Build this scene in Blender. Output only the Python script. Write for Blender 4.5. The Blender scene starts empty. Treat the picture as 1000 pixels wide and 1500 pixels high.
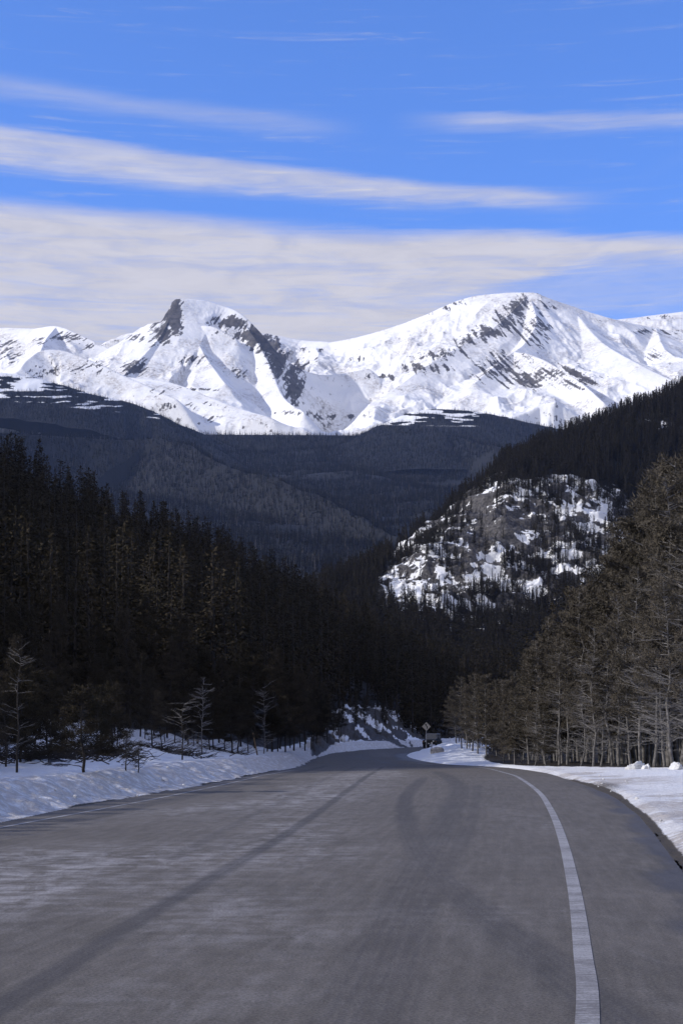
import bpy, math, random
import numpy as np
from mathutils import Vector
R = math.radians
scene = bpy.context.scene
COL = scene.collection

# ------------------------------------------------------------------ camera
F, HOR, EYE = 2200.0, 1075.0, 1.7          # focal length in photo pixels, horizon row, eye height
cam = bpy.data.cameras.new('camera'); camo = bpy.data.objects.new('camera', cam); COL.objects.link(camo)
camo.location = (0, 0, EYE); camo.rotation_euler = (R(90), 0, 0)
cam.sensor_fit = 'HORIZONTAL'; cam.sensor_width = 36; cam.lens = F/1000*36; cam.shift_y = (HOR-750)/1000
cam.clip_start = 0.3; cam.clip_end = 60000
scene.camera = camo

# ------------------------------------------------------------------ light
SUN_EL, SUN_AZ = 27.0, 78.0                # azimuth: degrees to the left of straight behind the camera
ce = math.cos(R(SUN_EL))
SUN = Vector((-math.sin(R(SUN_AZ))*ce, -math.cos(R(SUN_AZ))*ce, math.sin(R(SUN_EL))))
sl = bpy.data.lights.new('sun', 'SUN'); sl.energy = 4.5; sl.angle = R(0.5); sl.color = (1.0, 0.95, 0.88)
so = bpy.data.objects.new('sun', sl); COL.objects.link(so)
so.rotation_euler = SUN.to_track_quat('Z', 'Y').to_euler(); so.location = (-40, -40, 60)

# ------------------------------------------------------------------ node helper
class NT:
    def __init__(s, tree):
        s.t = tree; s.n = tree.nodes; s.l = tree.links
    def new(s, kind, **kw):
        n = s.n.new(kind)
        for k, v in kw.items(): setattr(n, k, v)
        return n
    def put(s, sock, v):
        if isinstance(v, bpy.types.NodeSocket): s.l.new(v, sock)
        elif v is not None: sock.default_value = v
    def m(s, op, a, b=None, c=None, clamp=False):
        n = s.new('ShaderNodeMath', operation=op); n.use_clamp = clamp
        s.put(n.inputs[0], a); s.put(n.inputs[1], b); s.put(n.inputs[2], c)
        return n.outputs[0]
    def mr(s, v, a, b, c=0.0, d=1.0, smooth=True):
        n = s.new('ShaderNodeMapRange'); n.interpolation_type = 'SMOOTHSTEP' if smooth else 'LINEAR'
        s.put(n.inputs[0], v); s.put(n.inputs[1], a); s.put(n.inputs[2], b); s.put(n.inputs[3], c); s.put(n.inputs[4], d)
        return n.outputs[0]
    def mix(s, f, a, b):
        n = s.new('ShaderNodeMix', data_type='RGBA')
        s.put(n.inputs[0], f)
        for sock, v in ((n.inputs[6], a), (n.inputs[7], b)):
            if isinstance(v, (tuple, list)) and len(v) == 3: v = (*v, 1)
            s.put(sock, v)
        return n.outputs[2]
    def noise(s, vec, scale, detail=4, rough=0.55, dist=0.0):
        n = s.new('ShaderNodeTexNoise'); s.put(n.inputs['Vector'], vec)
        n.inputs['Scale'].default_value = scale; n.inputs['Detail'].default_value = detail
        n.inputs['Roughness'].default_value = rough; n.inputs['Distortion'].default_value = dist
        return n.outputs['Fac']
    def comb(s, x, y, z=0.0):
        n = s.new('ShaderNodeCombineXYZ'); s.put(n.inputs[0], x); s.put(n.inputs[1], y); s.put(n.inputs[2], z); return n.outputs[0]
    def sep(s, v):
        n = s.new('ShaderNodeSeparateXYZ'); s.put(n.inputs[0], v); return n.outputs
    def mapping(s, v, scale=(1,1,1), rot=(0,0,0), loc=(0,0,0)):
        n = s.new('ShaderNodeMapping'); s.put(n.inputs['Vector'], v)
        n.inputs['Scale'].default_value = scale; n.inputs['Rotation'].default_value = rot; n.inputs['Location'].default_value = loc
        return n.outputs[0]
    def attr(s, name):
        n = s.new('ShaderNodeAttribute', attribute_name=name); return n.outputs['Fac']

# ------------------------------------------------------------------ sky with cirrus bands
world = bpy.data.worlds.new('World'); scene.world = world; world.use_nodes = True
w = NT(world.node_tree); w.n.clear()
sky = w.new('ShaderNodeTexSky'); sky.sky_type = 'NISHITA'; sky.sun_disc = False
sky.sun_elevation = R(SUN_EL); sky.sun_rotation = math.atan2(SUN.x, SUN.y)
sky.altitude = 2900; sky.air_density = 1.35; sky.dust_density = 0.0; sky.ozone_density = 4.5
tc = w.new('ShaderNodeTexCoord').outputs['Generated']
sx, sy, sz = w.sep(tc)
el = w.m('ARCTAN2', sz, w.m('SQRT', w.m('ADD', w.m('MULTIPLY', sx, sx), w.m('MULTIPLY', sy, sy))))
az = w.m('ARCTAN2', sx, sy)
A = w.m('MULTIPLY', az, 2.2)                                   # azimuth and altitude in thousandths of the frame
E = w.m('MULTIPLY', w.m('TANGENT', w.m('MINIMUM', el, 1.45)), 2.2)
wv = w.comb(w.m('MULTIPLY', A, 1.0), w.m('MULTIPLY', E, 2.6), 0.0)
n_w = w.noise(w.mapping(wv, rot=(0, 0, R(8))), 2.2, 3, 0.5)
n_f = w.noise(w.mapping(wv, scale=(1.0, 5.5, 1), rot=(0, 0, R(9))), 6.0, 12, 0.70, 0.8)
n_s = w.noise(w.mapping(wv, scale=(0.8, 9, 1), rot=(0, 0, R(6))), 3.0, 6, 0.6, 0.2)
n_p = w.noise(w.mapping(wv, scale=(1.0, 1.6, 1)), 9.0, 7, 0.6, 0.6)
Ew = w.m('ADD', E, w.m('MULTIPLY', w.m('SUBTRACT', n_w, 0.5), 0.035))
Ew = w.m('ADD', Ew, w.m('MULTIPLY', w.m('SUBTRACT', n_f, 0.5), 0.030))
def line(c0, c1, c2=0.0):                                      # c0 + c1*A + c2*A^2
    return w.m('ADD', w.m('ADD', w.m('MULTIPLY', A, c1), c0), w.m('MULTIPLY', w.m('MULTIPLY', A, A), c2))
def band(lo, hi, soft_lo, soft_hi, a0, a1, a2, a3, amt):
    up = w.mr(w.m('SUBTRACT', Ew, lo), 0, soft_lo)
    dn = w.mr(w.m('SUBTRACT', hi, Ew), 0, soft_hi)
    d = w.m('MULTIPLY', up, dn)
    if a0 is not None: d = w.m('MULTIPLY', d, w.mr(A, a0, a1))
    if a2 is not None: d = w.m('MULTIPLY', d, w.mr(A, a2, a3, 1, 0))
    return w.m('MULTIPLY', d, amt)
b3 = band(line(0.600, 0.20), line(0.752, -0.058, -0.02), 0.02, 0.035, None, None, 0.35, 0.75, 1.05)
b3b = band(line(0.40, 0.0), line(0.715, -0.02), 0.02, 0.04, None, None, 0.0, 0.36, 0.95)
b3c = band(line(0.20, 0.0), line(0.655, -0.08), 0.02, 0.014, None, None, 0.05, 0.28, 0.97)
b3d = band(line(0.655, 0.0), line(0.752, -0.060), 0.04, 0.03, 0.0, 0.2, None, None, 0.95)
b2 = band(line(0.765, -0.055), line(0.828, -0.095), 0.035, 0.02, None, None, 0.22, 0.42, 0.80)
b1 = band(line(0.860, -0.07), line(0.915, -0.07), 0.04, 0.03, None, None, -0.10, 0.05, 0.40)
b1r = band(line(0.875, -0.04), line(0.920, -0.05), 0.03, 0.016, 0.06, 0.22, None, None, 0.50)
b4 = band(line(0.560, 0.03), line(0.690, 0.03), 0.05, 0.05, -0.05, 0.2, None, None, 0.42)
b5 = band(line(0.56, 0.5), line(0.60, 0.5), 0.06, 0.05, 0.36, 0.6, None, None, 0.45)
cl = b3
for b in (b3b, b3c, b3d, b2, b1, b1r, b4, b5):
    cl = w.m('SUBTRACT', 1.0, w.m('MULTIPLY', w.m('SUBTRACT', 1.0, cl), w.m('SUBTRACT', 1.0, b)))
wisp = w.m('MULTIPLY', w.mr(n_f, 0.50, 0.75), w.m('MULTIPLY', w.mr(n_s, 0.45, 0.65), w.mr(E, 0.5, 0.6, 0, 0.40)))
tex = w.m('ADD', 0.70, w.m('MULTIPLY', n_s, 0.55))
tex = w.m('MULTIPLY', tex, w.mr(n_p, 0.28, 0.60, 0.84, 1.0)); tex = w.m('MULTIPLY', tex, w.mr(n_f, 0.3, 0.6, 0.80, 1.08))
veil = w.m('MULTIPLY', w.mr(sy, 0.25, -0.35), w.mr(w.noise(tc, 2.0, 6, 0.6, 0.5), 0.30, 0.62, 0.55, 1.0))   # unseen cloud added behind the camera to whiten the ambient light
cl = w.m('MAXIMUM', w.m('ADD', w.m('MULTIPLY', cl, tex), wisp, clamp=True), veil)
cloudcol = w.mix(w.mr(n_p, 0.3, 0.7), (4.95, 4.85, 5.3), (5.7, 5.55, 5.9))
SKYTINT = (0.95, 1.31, 2.02, 1)
tint = w.new('ShaderNodeMix', data_type='RGBA', blend_type='MULTIPLY'); tint.inputs[0].default_value = 1
w.l.new(sky.outputs[0], tint.inputs[6]); tint.inputs[7].default_value = SKYTINT
bg = w.new('ShaderNodeBackground'); bg.inputs[1].default_value = 0.130
w.l.new(w.mix(cl, tint.outputs[2], cloudcol), bg.inputs[0])
w.l.new(bg.outputs[0], w.new('ShaderNodeOutputWorld').inputs[0])
scene.view_settings.view_transform = 'Standard'; scene.view_settings.look = 'None'
scene.view_settings.exposure = 0.0; scene.view_settings.gamma = 1.0

# ------------------------------------------------------------------ numpy helpers
def sm(x, a=0.0, b=1.0):
    t = np.clip((x-a)/(b-a), 0, 1); return t*t*(3-2*t)
def _h(ix, iy, seed):
    n = (ix*374761393 + iy*668265263 + seed*1274126177) & 0xffffffff
    n = ((n ^ (n >> 13))*1274126177) & 0xffffffff
    return ((n ^ (n >> 16)) & 0xffff)/65535.0
def vnoise(x, y, seed=0):
    ix = np.floor(x).astype(np.int64); iy = np.floor(y).astype(np.int64); fx = x-ix; fy = y-iy
    fx = fx*fx*fx*(fx*(fx*6-15)+10); fy = fy*fy*fy*(fy*(fy*6-15)+10)
    a = _h(ix, iy, seed); b = _h(ix+1, iy, seed); c = _h(ix, iy+1, seed); d = _h(ix+1, iy+1, seed)
    return (a+(b-a)*fx)*(1-fy)+(c+(d-c)*fx)*fy
def fbm(x, y, oct=5, seed=0, rough=0.5, ridged=False):
    s = 0.0; a = 1.0; t = 0.0
    for i in range(oct):
        n = vnoise(x, y, seed+i*17)
        if ridged: n = 1-np.abs(2*n-1); n = n*n
        s = s+a*n; t += a; a *= rough
        x, y = (x*1.6+y*1.2)+13.7, (y*1.6-x*1.2)+5.1
    return s/t
def catmull(pts, n=12):
    P = np.array(pts, float); P = np.vstack([2*P[0]-P[1], P, 2*P[-1]-P[-2]]); out = []
    for i in range(1, len(P)-2):
        t = np.linspace(0, 1, n, endpoint=False)[:, None]
        p0, p1, p2, p3 = P[i-1], P[i], P[i+1], P[i+2]
        out.append(0.5*((2*p1)+(-p0+p2)*t+(2*p0-5*p1+4*p2-p3)*t**2+(-p0+3*p1-3*p2+p3)*t**3))
    out.append(P[-2][None]); return np.vstack(out)
def polydist(x, y, pl, carry=None):
    """distance to a polyline, and the polyline's carried value at the nearest spot"""
    best = np.full(np.shape(x), 1e12); val = np.zeros(np.shape(x))
    for i in range(len(pl)-1):
        ax, ay = pl[i][0], pl[i][1]; dx, dy = pl[i+1][0]-ax, pl[i+1][1]-ay
        L = dx*dx+dy*dy+1e-12
        t = np.clip(((x-ax)*dx+(y-ay)*dy)/L, 0, 1)
        d = (x-ax-t*dx)**2+(y-ay-t*dy)**2
        m = d < best; best = np.where(m, d, best)
        if carry is not None: val = np.where(m, carry[i]+(carry[i+1]-carry[i])*t, val)
    return np.sqrt(best), val
def inpoly(x, y, poly):
    ins = np.zeros(np.shape(x), bool); n = len(poly)
    for i in range(n):
        x1, y1 = poly[i]; x2, y2 = poly[(i+1) % n]
        if y1 == y2: continue
        c = ((y1 > y) != (y2 > y)) & (x < (x2-x1)*(y-y1)/(y2-y1)+x1)
        ins ^= c
    return ins
def mesh_np(name, V, Fc, smooth=True, attrs=None):
    V = np.asarray(V, np.float32); Fc = np.asarray(Fc, np.int32); k = Fc.shape[1]
    me = bpy.data.meshes.new(name); me.vertices.add(len(V)); me.vertices.foreach_set('co', V.ravel())
    me.loops.add(Fc.size); me.loops.foreach_set('vertex_index', Fc.ravel())
    me.polygons.add(len(Fc)); me.polygons.foreach_set('loop_start', np.arange(len(Fc), dtype=np.int32)*k)
    if smooth: me.polygons.foreach_set('use_smooth', np.ones(len(Fc), bool))
    for an, av in (attrs or {}).items():
        a = me.attributes.new(an, 'FLOAT', 'POINT'); a.data.foreach_set('value', np.asarray(av, np.float32).ravel())
    me.update(calc_edges=True); return me
def grid_faces(nr, nc, base=0):
    i = np.arange(nr-1)[:, None]*nc+np.arange(nc-1)[None, :]+base
    return np.stack([i, i+1, i+nc+1, i+nc], -1).reshape(-1, 4)
def link(name, me, mat=None, parent=None, **props):
    o = bpy.data.objects.new(name, me); COL.objects.link(o)
    if mat and me is not None and not me.materials: me.materials.append(mat)
    if parent: o.parent = parent
    for k, v in props.items(): o[k] = v
    return o
def W(px, py, d):                                              # where a photo direction at depth d lies in the world
    return ((px-500)/F*d, d, EYE+(HOR-py)/F*d)
def polar(pxs, ds):
    P, D = np.meshgrid(pxs, ds); return P, D, (P-500)/F*D, D
def pxrange(step, lo=-900, hi=1900):
    a = np.arange(-20, 1020, step)
    k = int(abs(lo)/(step*5)); l = np.linspace(lo, -20, k, endpoint=False); r = np.linspace(1020, hi, k)
    return np.concatenate([l, a, r])

# ------------------------------------------------------------------ materials
def mat(name):
    m = bpy.data.materials.new(name); m.use_nodes = True
    t = NT(m.node_tree); t.n.clear(); p = t.new('ShaderNodeBsdfPrincipled'); o = t.new('ShaderNodeOutputMaterial')
    t.l.new(p.outputs[0], o.inputs[0]); p.inputs['Specular IOR Level'].default_value = 0.2
    return m, t, p
def plain(name, col, rough=0.6, metal=0.0, var=0.15, scale=8.0, spec=0.3):
    m, t, p = mat(name); c = t.new('ShaderNodeTexCoord').outputs['Object']
    n = t.noise(c, scale, 5); dark = tuple(x*(1-var) for x in col); lite = tuple(min(1, x*(1+var)) for x in col)
    t.put(p.inputs['Base Color'], t.mix(t.mr(n, 0.3, 0.7), dark, lite))
    p.inputs['Roughness'].default_value = rough; p.inputs['Metallic'].default_value = metal
    p.inputs['Specular IOR Level'].default_value = spec
    return m
def foliage(name, a, b, var=0.5):
    m, t, p = mat(name); c = t.new('ShaderNodeTexCoord').outputs['Object']
    n = t.noise(c, 0.9, 3, 0.6); n2 = t.noise(c, 9, 2, 0.5)
    rnd = t.new('ShaderNodeObjectInfo').outputs['Random']
    f = t.m('ADD', t.m('MULTIPLY', t.mr(n, 0.3, 0.7), 0.45), t.m('MULTIPLY', t.mr(n2, 0.3, 0.7), 0.25))
    f = t.m('ADD', f, t.m('MULTIPLY', rnd, 0.35), clamp=True)
    t.put(p.inputs['Base Color'], t.mix(f, a, b)); p.inputs['Roughness'].default_value = 0.85
    p.inputs['Specular IOR Level'].default_value = 0.1
    return m
M = {}
M['spruce'] = foliage('spruce_needles', (0.013, 0.013, 0.009), (0.060, 0.048, 0.032))
M['hillspruce'] = foliage('hill_spruce_needles', (0.011, 0.011, 0.009), (0.034, 0.029, 0.022))
def valley_mat():
    m, t, p = mat('valley_spruce_needles'); r_ = t.new('ShaderNodeObjectInfo').outputs['Random']
    c = t.mix(t.m('POWER', r_, 2.0), (0.007, 0.008, 0.007), (0.048, 0.040, 0.029)); c = t.mix(t.mr(r_, 0.955, 0.965), c, (0.14, 0.13, 0.125))
    t.put(p.inputs['Base Color'], c); p.inputs['Roughness'].default_value = 0.9; p.inputs['Specular IOR Level'].default_value = 0.05
    return m
M['valley'] = valley_mat()
M['pine'] = foliage('pine_needles', (0.040, 0.037, 0.030), (0.120, 0.103, 0.082))
M['woodpine'] = foliage('wood_pine_needles', (0.022, 0.020, 0.016), (0.068, 0.056, 0.042))
M['youngpine'] = foliage('young_pine_needles', (0.018, 0.017, 0.012), (0.045, 0.037, 0.026))
M['bark'] = plain('grey_bark', (0.125, 0.118, 0.115), 0.9, var=0.45, scale=5)
M['twig'] = plain('grey_twig', (0.20, 0.19, 0.19), 0.9, var=0.35, scale=3)
M['palewood'] = plain('weathered_wood', (0.28, 0.26, 0.25), 0.9, var=0.3, scale=4)
M['darkbark'] = plain('dark_bark', (0.035, 0.030, 0.027), 0.9, var=0.4, scale=5)

def snow_ground_mat():
    m, t, p = mat('snow_ground'); g = t.new('ShaderNodeNewGeometry'); pos = g.outputs['Position']
    lit = t.attr('litter'); dirt = t.attr('dirt'); rock = t.attr('rock'); gr = t.attr('grime')
    nf = t.noise(pos, 3.5, 8, 0.65); nm = t.noise(pos, 0.8, 6, 0.6); nr = t.noise(pos, 22, 6, 0.7); ns = t.noise(pos, 9, 5, 0.7)
    snow = t.mix(t.mr(nm, 0.3, 0.7), (0.80, 0.82, 0.86), (0.87, 0.875, 0.89))
    gm = t.m('MULTIPLY', gr, t.mr(nf, 0.30, 0.58, 0.15, 1.0), clamp=True)
    snow = t.mix(gm, snow, t.mix(nr, (0.34, 0.31, 0.29), (0.66, 0.62, 0.59)))
    spk = t.m('MULTIPLY', t.mr(nr, 0.60, 0.68), t.m('MINIMUM', t.m('MULTIPLY', gr, 1.6), 1.0))
    snow = t.mix(t.m('MULTIPLY', spk, 0.75), snow, (0.16, 0.14, 0.13))
    lc = t.mix(nr, (0.015, 0.013, 0.011), (0.05, 0.042, 0.034))
    lm = t.mr(t.m('ADD', lit, t.m('MULTIPLY', t.m('SUBTRACT', nf, 0.5), 0.9)), 0.45, 0.55)
    c = t.mix(lm, snow, lc)
    rm = t.mr(t.m('ADD', rock, t.m('MULTIPLY', t.m('SUBTRACT', ns, 0.5), 0.8)), 0.47, 0.53)
    c = t.mix(rm, c, t.mix(nf, (0.035, 0.032, 0.032), (0.13, 0.12, 0.115)))
    dm = t.mr(t.m('ADD', dirt, t.m('MULTIPLY', t.m('SUBTRACT', nr, 0.5), 1.1)), 0.42, 0.60)
    c = t.mix(dm, c, t.mix(ns, (0.040, 0.034, 0.028), (0.105, 0.090, 0.072)))
    t.put(p.inputs['Base Color'], c); p.inputs['Roughness'].default_value = 0.75
    b = t.new('ShaderNodeBump'); b.inputs['Distance'].default_value = 0.13; b.inputs['Strength'].default_value = 0.9
    t.put(b.inputs['Height'], t.m('ADD', t.m('MULTIPLY', nm, 1.5), t.m('ADD', nf, t.m('MULTIPLY', ns, 0.8)))); t.l.new(b.outputs[0], p.inputs['Normal'])
    return m
M['snow_ground'] = snow_ground_mat()

def asphalt_mat():
    m, t, p = mat('asphalt'); g = t.new('ShaderNodeNewGeometry'); pos = g.outputs['Position']
    tr = t.attr('track'); salt = t.attr('salt'); wet = t.attr('wet')
    along = t.comb(t.attr('across'), t.attr('along'))
    fine = t.noise(pos, 42, 8, 0.82); mid = t.noise(t.mapping(pos, scale=(1, .35, 1)), 7, 6, 0.65); big = t.noise(pos, 0.35, 4, 0.55)
    drag = t.noise(t.mapping(pos, scale=(1.6, 0.5, 1), rot=(0, 0, R(-6))), 1.3, 9, 0.72, 0.8)
    strk = t.noise(t.mapping(along, scale=(5, 0.25, 1)), 1.6, 6, 0.6)
    tread = t.noise(t.mapping(along, scale=(40, 0.6, 1)), 1.0, 4, 0.6)
    base = t.mix(t.mr(big, 0.3, 0.7), (0.094, 0.083, 0.070), (0.118, 0.104, 0.089))
    base = t.mix(t.mr(strk, 0.35, 0.7, 0, 0.35), base, (0.180, 0.162, 0.144))
    streak = t.noise(t.mapping(pos, scale=(.8, 5, 1), rot=(0, 0, R(5))), 1.6, 8, 0.72, 1.2)
    base = t.mix(t.mr(drag, 0.50, 0.80, 0, 0.28), base, (0.22, 0.205, 0.195))
    base = t.mix(t.mr(streak, 0.64, 0.74, 0, 0.6), base, (0.28, 0.265, 0.26))
    sm_ = t.m('MULTIPLY', salt, t.mr(t.m('ADD', t.m('MULTIPLY', drag, 0.45), t.m('MULTIPLY', t.noise(t.mapping(pos, scale=(.5, 1, 1)), 3, 8, .7), 0.55)), 0.42, 0.62), clamp=True)
    base = t.mix(t.m('MULTIPLY', sm_, 0.62), base, (0.40, 0.385, 0.385))
    tm = t.m('MULTIPLY', t.m('MULTIPLY', tr, 1.05), t.mr(tread, 0.25, 0.75, 0.7, 1.0), clamp=True)
    base = t.mix(t.m('MULTIPLY', tm, 0.80), base, (0.050, 0.047, 0.048))
    base = t.mix(wet, base, (0.048, 0.047, 0.052))
    mul = t.new('ShaderNodeMix', data_type='RGBA', blend_type='MULTIPLY'); mul.inputs[0].default_value = 1
    t.l.new(base, mul.inputs[6]); gv = t.mr(t.m('ADD', t.m('MULTIPLY', fine, 0.85), t.m('MULTIPLY', mid, 0.15)), 0.40, 0.60, 0.62, 1.38)
    t.l.new(t.comb(gv, gv, gv), mul.inputs[7])
    t.l.new(mul.outputs[2], p.inputs['Base Color'])
    t.put(p.inputs['Roughness'], t.mr(wet, 0, 1, 0.85, 0.45)); p.inputs['Specular IOR Level'].default_value = 0.25
    b = t.new('ShaderNodeBump'); b.inputs['Distance'].default_value = 0.006; b.inputs['Strength'].default_value = 0.7
    t.put(b.inputs['Height'], t.m('ADD', fine, mid)); t.l.new(b.outputs[0], p.inputs['Normal'])
    return m
M['asphalt'] = asphalt_mat()

def paint_mat():
    m, t, p = mat('road_paint'); pos = t.new('ShaderNodeNewGeometry').outputs['Position']
    n = t.noise(t.mapping(pos, scale=(1, 5, 1)), 5, 7, 0.7); f = t.noise(pos, 45, 4, 0.7); bb = t.noise(t.mapping(pos, scale=(.3, 1, 1)), 1.5, 3)
    wear = t.m('ADD', t.m('MULTIPLY', n, 0.55), t.m('ADD', t.m('MULTIPLY', f, 0.25), t.m('MULTIPLY', bb, 0.3)))
    c = t.mix(t.mr(wear, 0.48, 0.62), (0.34, 0.33, 0.33), (0.17, 0.16, 0.155))
    c = t.mix(t.mr(n, 0.56, 0.72), c, (0.55, 0.55, 0.58))
    c = t.mix(t.mr(f, 0.56, 0.68), c, (0.15, 0.142, 0.14)); c = t.mix(t.mr(t.m('ADD', t.m('MULTIPLY', bb, .5), t.m('MULTIPLY', n, .5)), 0.54, 0.62, 0, 0.7), c, (0.13, 0.12, 0.115))
    t.put(p.inputs['Base Color'], c); p.inputs['Roughness'].default_value = 0.7
    return m
M['paint'] = paint_mat()

def mountain_mat():
    m, t, p = mat('snow_and_rock'); g = t.new('ShaderNodeNewGeometry'); pos = g.outputs['Position']
    rock = t.attr('rock'); n1 = t.noise(pos, 0.035, 7, 0.7); n2 = t.noise(pos, 0.010, 6, 0.6); n3 = t.noise(pos, 0.09, 4, 0.7)
    nz = t.sep(g.outputs['Normal'])[2]
    f = t.m('ADD', rock, t.m('ADD', t.m('MULTIPLY', t.m('SUBTRACT', n1, 0.5), 1.3), t.m('MULTIPLY', t.m('SUBTRACT', n3, 0.5), 0.5)))
    f = t.m('ADD', f, t.mr(nz, 0.75, 0.45, 0, 0.15))
    f = t.mr(f, 0.36, 0.52)
    snow = t.mix(t.mr(n2, 0.35, 0.65), (0.80, 0.81, 0.83), (0.86, 0.86, 0.87))
    n5 = t.noise(pos, 0.0045, 8, 0.72); snow = t.mix(t.m('MULTIPLY', t.mr(n5, 0.46, 0.62, 0, 0.75), t.mr(n3, 0.38, 0.60)), snow, (0.36, 0.33, 0.31))
    rk = t.mix(t.mr(n1, 0.3, 0.7), (0.035, 0.033, 0.033), (0.13, 0.12, 0.115))
    t.put(p.inputs['Base Color'], t.mix(f, snow, rk)); p.inputs['Roughness'].default_value = 0.8
    b = t.new('ShaderNodeBump'); b.inputs['Distance'].default_value = 8; b.inputs['Strength'].default_value = 0.4
    t.put(b.inputs['Height'], t.m('ADD', n1, t.m('MULTIPLY', n2, 1.5))); t.l.new(b.outputs[0], p.inputs['Normal'])
    return m
M['mountain'] = mountain_mat()

def hill_mat():
    m, t, p = mat('hill_snow_and_granite'); g = t.new('ShaderNodeNewGeometry'); pos = g.outputs['Position']
    rock = t.attr('rock'); floor = t.attr('litter')
    n1 = t.noise(pos, 0.22, 8, 0.70, 0.3); n2 = t.noise(pos, 0.7, 6, 0.65)
    n4 = t.noise(t.mapping(pos, scale=(1, 1, 2.2), rot=(0, R(35), 0)), 0.09, 5, 0.6, 0.6)
    f = t.m('ADD', rock, t.m('ADD', t.m('MULTIPLY', t.m('SUBTRACT', n1, 0.5), 1.0), t.m('MULTIPLY', t.m('SUBTRACT', n2, 0.5), 0.6)))
    f = t.m('ADD', f, t.m('MULTIPLY', t.m('SUBTRACT', n4, 0.5), 1.1))
    f = t.mr(f, 0.44, 0.54)
    rk = t.mix(t.mr(n2, 0.3, 0.7), (0.030, 0.029, 0.031), (0.125, 0.118, 0.118))
    c = t.mix(f, (0.84, 0.85, 0.87), rk)
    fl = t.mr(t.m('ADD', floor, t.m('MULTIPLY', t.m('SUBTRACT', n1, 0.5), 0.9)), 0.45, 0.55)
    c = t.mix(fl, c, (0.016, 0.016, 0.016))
    t.put(p.inputs['Base Color'], c); p.inputs['Roughness'].default_value = 0.85
    b = t.new('ShaderNodeBump'); b.inputs['Distance'].default_value = 2.0; b.inputs['Strength'].default_value = 0.6
    t.put(b.inputs['Height'], t.m('ADD', n1, n4)); t.l.new(b.outputs[0], p.inputs['Normal'])
    return m
M['hill'] = hill_mat()

# ------------------------------------------------------------------ the road's plan
LPT = [(-14,-40),(-11.5,-20),(-9.3,0),(-7.6,15),(-6.5,28.8),(-6.2,34),(-5.5,40.6),(-4.5,50),(-3.9,57),(-3.0,75),(-2.5,88),(-2.3,115),
       (-2.0,135),(-1.0,155),(0.8,170),(4.5,187),(9.5,203),(16,222),(24,245),(38,285),(60,330)]
RPT = [(-3.5,-40),(-1,-20),(1.5,0),(3.5,14),(5.8,28.8),(6.5,34),(7.3,40.6),(8.0,49.5),(8.4,57),(9.2,70),(9.1,86),(6.8,102),
       (6.0,122),(6.3,145),(7.8,164),(10,175),(14,184),(20,194),(30,212),(46,250),(68,300)]
LC, RC = catmull(LPT, 8), catmull(RPT, 8)
ROADPOLY = np.vstack([LC, RC[::-1]])
def zroad(y): return np.interp(y, [-60, 60, 100, 140, 180, 210, 240, 330], [0, 0, -.35, -.43, -.30, -.10, .15, .5])

# ground beyond the berms, as depth/height profiles at several bearings
def prof(px, items):                                           # items: (depth, photo row) or (depth, None, height)
    return px, [(d, EYE+(HOR-q[0])/F*d if q[0] is not None else q[1]) for d, *q in items]
TL = [prof(-900, [(20,None,.6),(60,None,2),(120,None,30),(300,None,150),(600,None,150)]),
      prof(-300, [(24,None,.6),(60,None,1.5),(130,None,20),(300,None,95),(600,None,85)]),
      prof(0,   [(31,None,.62),(45,1128),(60,1098),(80,1062),(130,1010),(200,890),(300,745),(420,None,42),(600,None,25)]),
      prof(110, [(33,None,.62),(45,1128),(58,1100),(75,1062),(130,1015),(200,920),(310,800),(430,None,34),(600,None,20)]),
      prof(200, [(40,None,.62),(58,1108),(72,1088),(85,1068),(140,1015),(220,920),(340,825),(460,None,34),(600,None,20)]),
      prof(300, [(50,None,.62),(70,1104),(90,1094),(110,1075),(160,1020),(240,940),(370,858),(470,None,32),(650,None,20)]),
      prof(400, [(72,None,.62),(95,1097),(120,1088),(140,1070),(190,1015),(270,950),(420,892),(520,None,26),(700,None,15)]),
      prof(450, [(100,None,.5),(140,1092),(170,1082),(190,1066),(220,1015),(300,960),(450,920),(560,None,22),(700,None,15)]),
      prof(500, [(165,None,.5),(185,1090),(200,1084),(212,1062),(235,1038),(310,980),(480,942),(600,None,18),(700,None,15)]),
      prof(560, [(190,None,.7),(202,1086),(212,1083),(225,1062),(245,1042),(330,1005),(520,970),(600,None,18),(700,None,15)]),
      prof(615, [(212,None,.8),(225,1084),(240,1080),(252,1066),(270,1054),(350,1022),(560,1000),(620,None,14),(700,None,12)]),
      prof(680, [(240,None,.8),(262,1079),(285,1074),(300,1066),(320,1058),(380,1045),(600,1025),(650,None,10),(700,None,8)]),
      prof(760, [(280,None,.8),(300,1076),(325,1072),(340,1068),(360,1062),(420,1052),(650,1040),(680,None,8),(700,None,6)]),
      prof(1900,[(280,None,.8),(300,None,1.5),(340,None,2),(700,None,8)])]
TR = [prof(560, [(20,None,.1),(90,None,-.3),(150,None,.2),(190,None,.0),(700,None,5)]),
      prof(700, [(20,None,.1),(78,None,.1),(92,None,.1),(104,None,-.4),(150,None,.1),(190,None,.1),(420,None,4),(700,None,6)]),
      prof(800, [(20,None,.1),(66,None,.25),(74,None,.32),(79,None,-.2),(110,None,-1.3),(200,None,-.5),(420,None,4),(700,None,6)]),
      prof(1000,[(16,None,.1),(25,None,.2),(50,None,.28),(61,None,.42),(66,None,-.1),(75,None,-.5),(110,None,-1),(200,None,.5),(420,None,10),(700,None,25)]),
      prof(1900,[(10,None,.15),(25,None,.3),(50,None,.3),(75,None,.2),(110,None,0),(200,None,5),(420,None,40),(700,None,80)])]
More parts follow.
